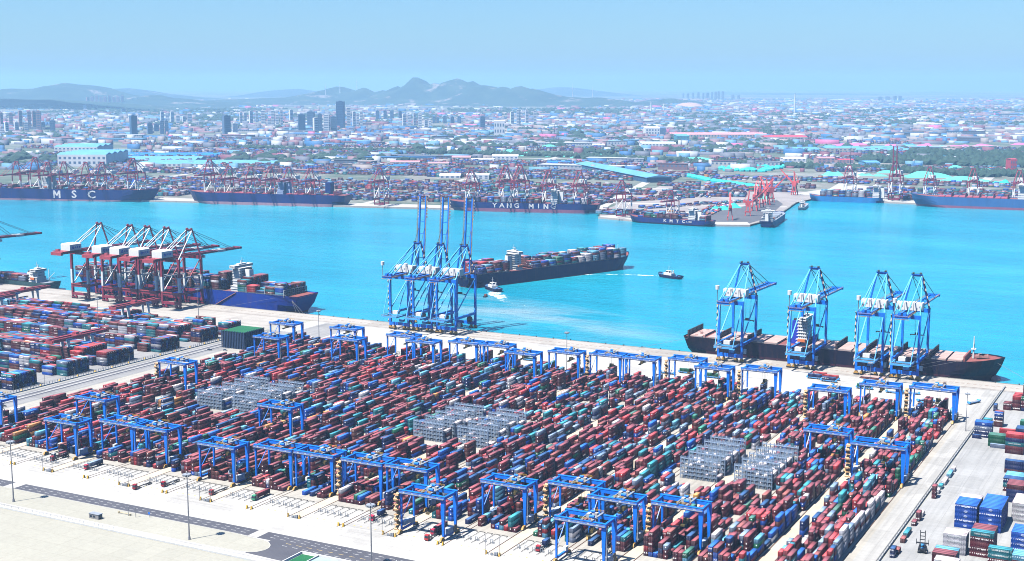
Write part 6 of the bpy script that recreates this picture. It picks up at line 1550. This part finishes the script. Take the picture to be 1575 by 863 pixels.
for i in range(4200):
    D_ = rng.uniform(4200, 13500); lat = rng.uniform(-.42, .42)*D_; p = FWD*D_+RGT*lat
    q = (math.sin(p[0]*.0021+.7)+math.sin(p[1]*.0017+p[0]*.0009))
    if q < -.1 or not clear_of(p[0], p[1], 210): continue
    for _ in range(3): r_ = rng.uniform(10, 26); tree(p[0]+rng.uniform(-60,60), p[1]+rng.uniform(-40,40), r_, r_*.9)
me = bpy.data.meshes.new('distant_woods'); me.from_pydata(TV, [], TF); me.materials.append(LEAF); tag(put('distant_woods', me), 'dark belts of trees running through the far city', 'woods', None, 'stuff')
# ---- hills
xs = np.arange(-18500, 3000, 75.); ys = np.arange(9600, 20500, 80.)
GXX, GYY = np.meshgrid(xs, ys, indexing='ij'); Zh = np.full(GXX.shape, -30.)
def fbm(x, y):
    s = 0
    for o_, (f, a) in enumerate(((.0009, 1), (.0018, .6), (.0038, .42), (.0077, .3), (.016, .18))):
        s = s+a*(1-np.abs(np.sin(x*f+1.7*o_+2*np.sin(y*f*.7+o_))*np.cos(y*f*1.1-.6*o_+1.3*np.sin(x*f*.6))))
    return s/2.2
fb = fbm(GXX, GYY)
for (px_, py_, h, wd) in PEAKS:
    if math.hypot(px_, py_) > 20500: continue
    r2 = ((GXX-px_)**2+(GYY-py_)**2)**.5/wd
    Zh = np.maximum(Zh, h*(np.exp(-(r2/1.35)**1.6))*(1-.42*(1-fb)*np.clip(r2*1.6, 0, 1))-14)
Zh = np.where(Zh > -14, Zh, -30); Zh = Zh+np.where(Zh > 15, (fb-.60)*np.clip(Zh, 0, 180)*.30, 0)
n1, n2 = Zh.shape; V = np.stack([GXX, GYY, Zh], -1).reshape(-1, 3)
idx = np.arange(n1*n2).reshape(n1, n2); Fq = np.stack([idx[:-1,:-1], idx[1:,:-1], idx[1:,1:], idx[:-1,1:]], -1).reshape(-1, 4)
keep = (V[Fq][:, :, 2].max(1) > -3); Fq = Fq[keep]
used = np.unique(Fq); remap = -np.ones(len(V), int); remap[used] = np.arange(len(used))
def m_hill():
    m, nt, b = newmat('hillside'); v = coords(nt)
    c = ramp(nt, noise(nt, .004, 8, v, .7), [(.35, (.012,.035,.03)), (.55, (.025,.055,.04)), (.7, (.05,.08,.055))])
    rock = ramp(nt, noise(nt, .0032, 7, coords(nt, (1,1,2.5)), .72), [(.58, 0), (.64, .8)])
    c = mixc(nt, rock, c, (.26,.22,.21)); nt.links.new(c, b.inputs['Base Color']); b.inputs['Roughness'].default_value = 1; return m
HILLM = m_hill()
me = bpy.data.meshes.new('hills'); me.from_pydata(V[used].tolist(), [], remap[Fq].tolist()); me.materials.append(HILLM); me.polygons.foreach_set('use_smooth', [True]*len(me.polygons))
tag(put('hills', me), kind='structure')
for (px_, py_, h, wd) in PEAKS:                        # farthest hills: broad low domes
    if math.hypot(px_, py_) < 20500: continue
    V = []; F = []; n = 20
    for i in range(n+1):
        for j in range(n+1):
            a, b = -2+4*i/n, -2+4*j/n; V.append((px_+a*wd*1.3, py_+b*wd*1.3, -20+(h+20)*math.exp(-(a*a+b*b)*1.1)*(1+.12*math.sin(a*5+px_)*math.sin(b*4))))
    for i in range(n):
        for j in range(n): k = i*(n+1)+j; F.append((k, k+n+1, k+n+2, k+1))
    me = bpy.data.meshes.new('distant_hill'); me.from_pydata(V, [], F); me.materials.append(HILLM); me.polygons.foreach_set('use_smooth', [True]*len(F)); tag(put('distant_hill', me), kind='structure')
q = MB().sphere((0,0,0), 1, 16, 8, 1).mesh('quarry_hill', paint((.50,.32,.28), .9, 0, .3, .01, 'quarry_rock'))
o = put('quarry_hill', q, None, (-5150, 13800, -12)); o.scale = (170, 130, 62); tag(o, kind='structure')
# wind turbines, chimneys, masts
def turbine(x, y, z, h, lab):
    t = thing('wind_turbine', lab, 'wind turbine', (x, y, z)); t.rotation_euler.z = R(28)
    MB().cyl((0,0,-10), (0,0,h), 4, 6, 2.5).build('tower', WHITE, t); hb_ = MB().bx(-3, 3, -8, 6, h-3, h+3).build('nacelle', WHITE, t)
    for a in (90, 210, 330): MB().beam((0,-9,h), (h*.48*math.cos(R(a)), -9, h+h*.48*math.sin(R(a))), 4, 1, 1.2, .5).build('blade', WHITE, t)
turbine(-9525, 13153, 128, 90, 'wind turbine on the left ridge, first from left'); turbine(-9386, 13253, 148, 84, 'wind turbine on the left ridge, second from left'); turbine(-9220, 13369, 195, 84, 'wind turbine on the left ridge, third from left')
turbine(-6970, 14668, 92, 112, 'wind turbine on the right slope, taller one'); turbine(-6749, 14771, 92, 92, 'wind turbine on the right slope, smaller one')
for (x, y, h, lab) in ((-3290, 11420, 165, 'thin white chimney rising in the right far plain'), (-4560, 11250, 90, 'pale chimney left of the thin white one'), (-4420, 11200, 80, 'pale chimney pair member in the far plain')):
    t = thing('chimney', lab, 'chimney', (x, y, 0)); MB().cyl((0,0,0), (0,0,h), 8, 8, 5).build('stack', WHITE, t); MB().cyl((0,0,h), (0,0,h+4), 6, 8, 6).build('rim', GREYM, t)
for i, (x, y) in enumerate(((-1050,4300),(-3080,6200),(-2900,5900))):
    t = thing('lattice_mast', f"thin dark mast in the far plain, {ORD[i]} from right", 'mast', (x, y, 0)); MB().cyl((0,0,0), (0,0,62), 1.6, 4, .6).build('mast', DARK, t); MB().bx(-4,4,-.4,.4,50,51).build('cross_arm', DARK, t)
# white storage tanks
tm2 = MB().cyl((0,0,0),(0,0,12),9,14).mesh('shell', WHITE); tm3 = MB().sphere((0,0,12),9,14,5,.25).mesh('dome', WHITE)
k_ = 0
for (cx_, cy_, n) in ((-1290, 4560, 6), (-980, 7700, 9)):
    for i in range(n):
        t = thing('storage_tank', f"white storage tank, {ORD[i]} from left in the {'nearer' if n == 6 else 'farther'} right tank row", 'tank', (cx_+i*22, cy_+i*3, 0), 0, 'white storage tanks'); put('shell', tm2, t); put('dome', tm3, t)
# ---- far ships
def far_ship(label, x0, y0, x1, y1, B, D, H, mat, boot, flip, hx_, w=PAL2W, fill=0, tall=26, side=1, hmat=WHITE):
    a = Vector((x0, y0)); b = Vector((x1, y1)); L = (b-a).length; ang = math.atan2(b.y-a.y, b.x-a.x); n_ = Vector((-math.sin(ang), math.cos(ang)))
    c = (a+b)/2+n_*(B/2+1)
    t = ship(label, c.x, c.y, ang+(math.pi if flip else 0)); hull(t, L, B, D, mat, boot, H, REDD, 4)
    if hx_ is not None: house(t, hx_*L, B*.85, D, tall, 14, hmat, hmat, 6)
    bays = [q*14-L*.44 for q in range(int(L*.84/14)) if hx_ is None or abs(q*14-L*.44-hx_*L+2) > 24]
    hatches(t, bays, B, D-.6, MAROONL, True, MAROON, 9)
    if fill: deck_boxes(t, bays, B, D+.8, lambda x, r: rng.choice(fill), w)
    return t, L, B, D, flip
def letters(t, s, size, xc, B, z, flip, mat=WHITE, gap=1.0):
    # one mesh per letter on the side facing the camera
    tot = (len(s)-1)*size*gap
    for i, ch in enumerate(s):
        if ch == ' ': continue
        if ch in 'MN':                                 # heavy strokes drawn as bars
            w_, h_, q = size*.42, size*.5, size*.2; m = MB().bx(-w_, -w_+q, -.15, .15, -h_, h_).bx(w_-q, w_, -.15, .15, -h_, h_)
            if ch == 'M': m.hexa([(-w_+q*.1,-.2,h_),(-w_+q*1.1,-.2,h_),(q*.45,-.2,-h_*.35),(-q*.45,-.2,-h_*.35),(-w_+q*.1,.1,h_),(-w_+q*1.1,.1,h_),(q*.45,.1,-h_*.35),(-q*.45,.1,-h_*.35)]).hexa([(w_-q*1.1,-.25,h_),(w_-q*.1,-.25,h_),(q*.45,-.25,-h_*.35),(-q*.45,-.25,-h_*.35),(w_-q*1.1,.1,h_),(w_-q*.1,.1,h_),(q*.45,.1,-h_*.35),(-q*.45,.1,-h_*.35)])
            else: m.hexa([(-w_,-.2,h_),(-w_+q*1.2,-.2,h_),(w_,-.2,-h_),(w_-q*1.2,-.2,-h_),(-w_,.1,h_),(-w_+q*1.2,.1,h_),(w_,.1,-h_),(w_-q*1.2,.1,-h_)])
            me = m.mesh('letter', mat)
        else: me = text_mesh(ch, size*1.38, mat, .3, .014)
        xx = xc+(-tot/2+i*size*gap)
        o = put('letter', me, t); 
        if flip: o.location = (-xx, B/2+.25, z); o.rotation_euler = (0, 0, math.pi)
        else: o.location = (xx, -B/2-.25, z)
        o.scale = (1.25, 1, 1)
t, L, B, D, fl = far_ship('long navy container ship with three big white letters, left edge of the far quay', -2600, 2062, -2085, 2216, 50, 26, 3.5, MIDH, paint((.32,.18,.24), .6, 0, .2, .05), False, .02, PAL2W, (0, 0, 1, 2, 1, 0, 3))
letters(t, 'MSC', 17, L/2-(math.dist((-2085,2216),(-2262,2163))), B, 14.5, fl, WHITE, 2.5)
house(t, -L*.28, B*.8, D, 24, 12, WHITE, paint((.55,.48,.30), .5, 0, .1, .3, 'cream_funnel'), 5)
t, L, B, D, fl = far_ship('long blue container ship with bare decks, second at the far quay from left', -1998, 2236, -1640, 2318, 48, 25, 6, MIDH, paint((.38,.24,.30), .6, 0, .2, .05), True, -.1, PAL2W, (0, 0, 0, 1, 0), tall=26, hmat=paint((.35,.42,.62), .5, 0, .1, .1))
MB().bx(-150, -138, -10, 10, D, D+26).build('funnel', MIDH, t)
t, L, B, D, fl = far_ship('navy container ship with white lettering stacked with mixed boxes, far quay centre', -1410, 2360, -1105, 2440, 44, 19, 7, MIDH, paint((.26,.10,.17), .6, 0, .2, .05), True, -.22, PAL2W, (3, 4, 3, 4, 2, 4), tall=26)
letters(t, 'YANG MING', 9.5, 8, B, 13, fl, WHITE, 1.62)
t, L, B, D, fl = far_ship('small navy feeder ship with mixed boxes moored at the far pier', -985, 2322, -818, 2312, 26, 11, 2.5, MIDH, DARKH, True, -.27, PAL2W, (1, 2, 2, 3), tall=18)
letters(t, 'KMTC', 5.5, 12, B, 7.2, fl, WHITE, 2.3); letters(t, 'LINE', 2.6, 42, B, 7.2, fl, WHITE, 1.1)
t, L, B, D, fl = far_ship('sky blue ship full of grey and brown boxes at the right far quay', -806, 2935, -650, 2950, 30, 12, 1, SKYH, SKYH, True, -.42, np.array([2,1,3,0,2,1,1,0,4,12,1,5])/32, (4, 5, 4, 5), tall=24)
t, L, B, D, fl = far_ship('big slate blue container ship with empty decks cut by the right edge', -575, 2908, -180, 2935, 48, 23, 5, paint((.04,.14,.36), .4, 0, .15, .06, 'slate_blue_hull'), paint((.28,.09,.16), .6, 0, .2, .05), True, -.05, PAL2W, 0, tall=28)
# bulk carrier and small craft at the pier end
t = ship('bulk carrier with open holds moored along the right side of the far pier', -738, 2440, math.atan2(190, -30), 'bulk carrier', 'bulk_carrier'); hull(t, 175, 28, 12, MIDH, DARKH, 1, GREYM, 3); house(t, -70, 24, 12, 16, 12, WHITE, WHITE, 5)
for i in range(4): MB().bx(-48+i*30, -28+i*30, -9, 9, 12, 14).build('hatch_cover', GREYM, t)
t = ship('small grey vessel moored at the inner corner of the far pier', -770, 2760, R(100), 'cargo ship', 'cargo_ship'); hull(t, 90, 15, 6, GREYM, DARKH, 1, GREYM, 2); house(t, -25, 12, 6, 9, 9, WHITE, WHITE, 3)
# orange red harbour cranes
def make_level(flip=1):
    t = thing('slewing_crane', '', 'harbour crane')
    m = MB()
    for x in (-6, 6):
        for y in (-6, 6): m.beam((x, y, 0), (x*.5, y*.5, 22), 1.8)
    m.bx(-7,7,-7,-5,8,10).bx(-7,7,5,7,8,10).bx(-4,4,-4,4,21,24).build('portal', REDC, t)
    MB().bx(-6, 6, -4, 4, 24, 34).build('machine_house', REDC, t)
    MB().beam((0,0,34), (3,0,58), 4, 4, 1.6, 1.6).build('tower', REDC, t)
    MB().beam((6,-1.6,30), (40,-1.6,62), 2.0, 2, 1, 1).beam((6,1.6,30), (40,1.6,62), 2.0, 2, 1, 1).build('jib', REDC, t)
    MB().beam((3,0,58), (40,0,62), .7).beam((3,0,58), (-9,0,36), .9).build('stay', REDC, t); MB().bx(-12, -6, -3, 3, 30, 36).build('counterweight', REDC, t)
    return t
place_all(make_level(), [(-816,2420,'orange red slewing crane at the pier tip, leftmost',.8,R(110)),(-812,2515,'orange red slewing crane, second from left with jib leaning right',.85,R(20)),(-832,2620,'orange red slewing crane, first of the tight group',.95,R(100)),(-846,2700,'orange red slewing crane, second of the tight group',.95,R(60)),(-850,2760,'orange red slewing crane, third of the tight group',.95,R(130)),(-862,2830,'orange red slewing crane, last of the tight group',.95,R(40)),(-870,3040,'orange red slewing crane standing apart on the right',.95,R(170))], 'harbour crane', 'orange red cranes on the far pier')
# ================================================================ HAZE
hm = bpy.data.materials.new('haze'); hm.use_nodes = True; hn_ = hm.node_tree; hn_.nodes.clear()
pv = hn_.nodes.new('ShaderNodeVolumePrincipled'); mo = hn_.nodes.new('ShaderNodeOutputMaterial'); hn_.links.new(pv.outputs[0], mo.inputs['Volume'])
pv.inputs['Density'].default_value = HAZE_DENSITY; pv.inputs['Color'].default_value = HAZE_COLOR; pv.inputs['Anisotropy'].default_value = 0.1
o = MB().bx(-50000, 50000, -7000, 51000, -12, 520).build('haze', hm); tag(o, 'thin blue haze over the whole harbour', 'haze', None, 'stuff')
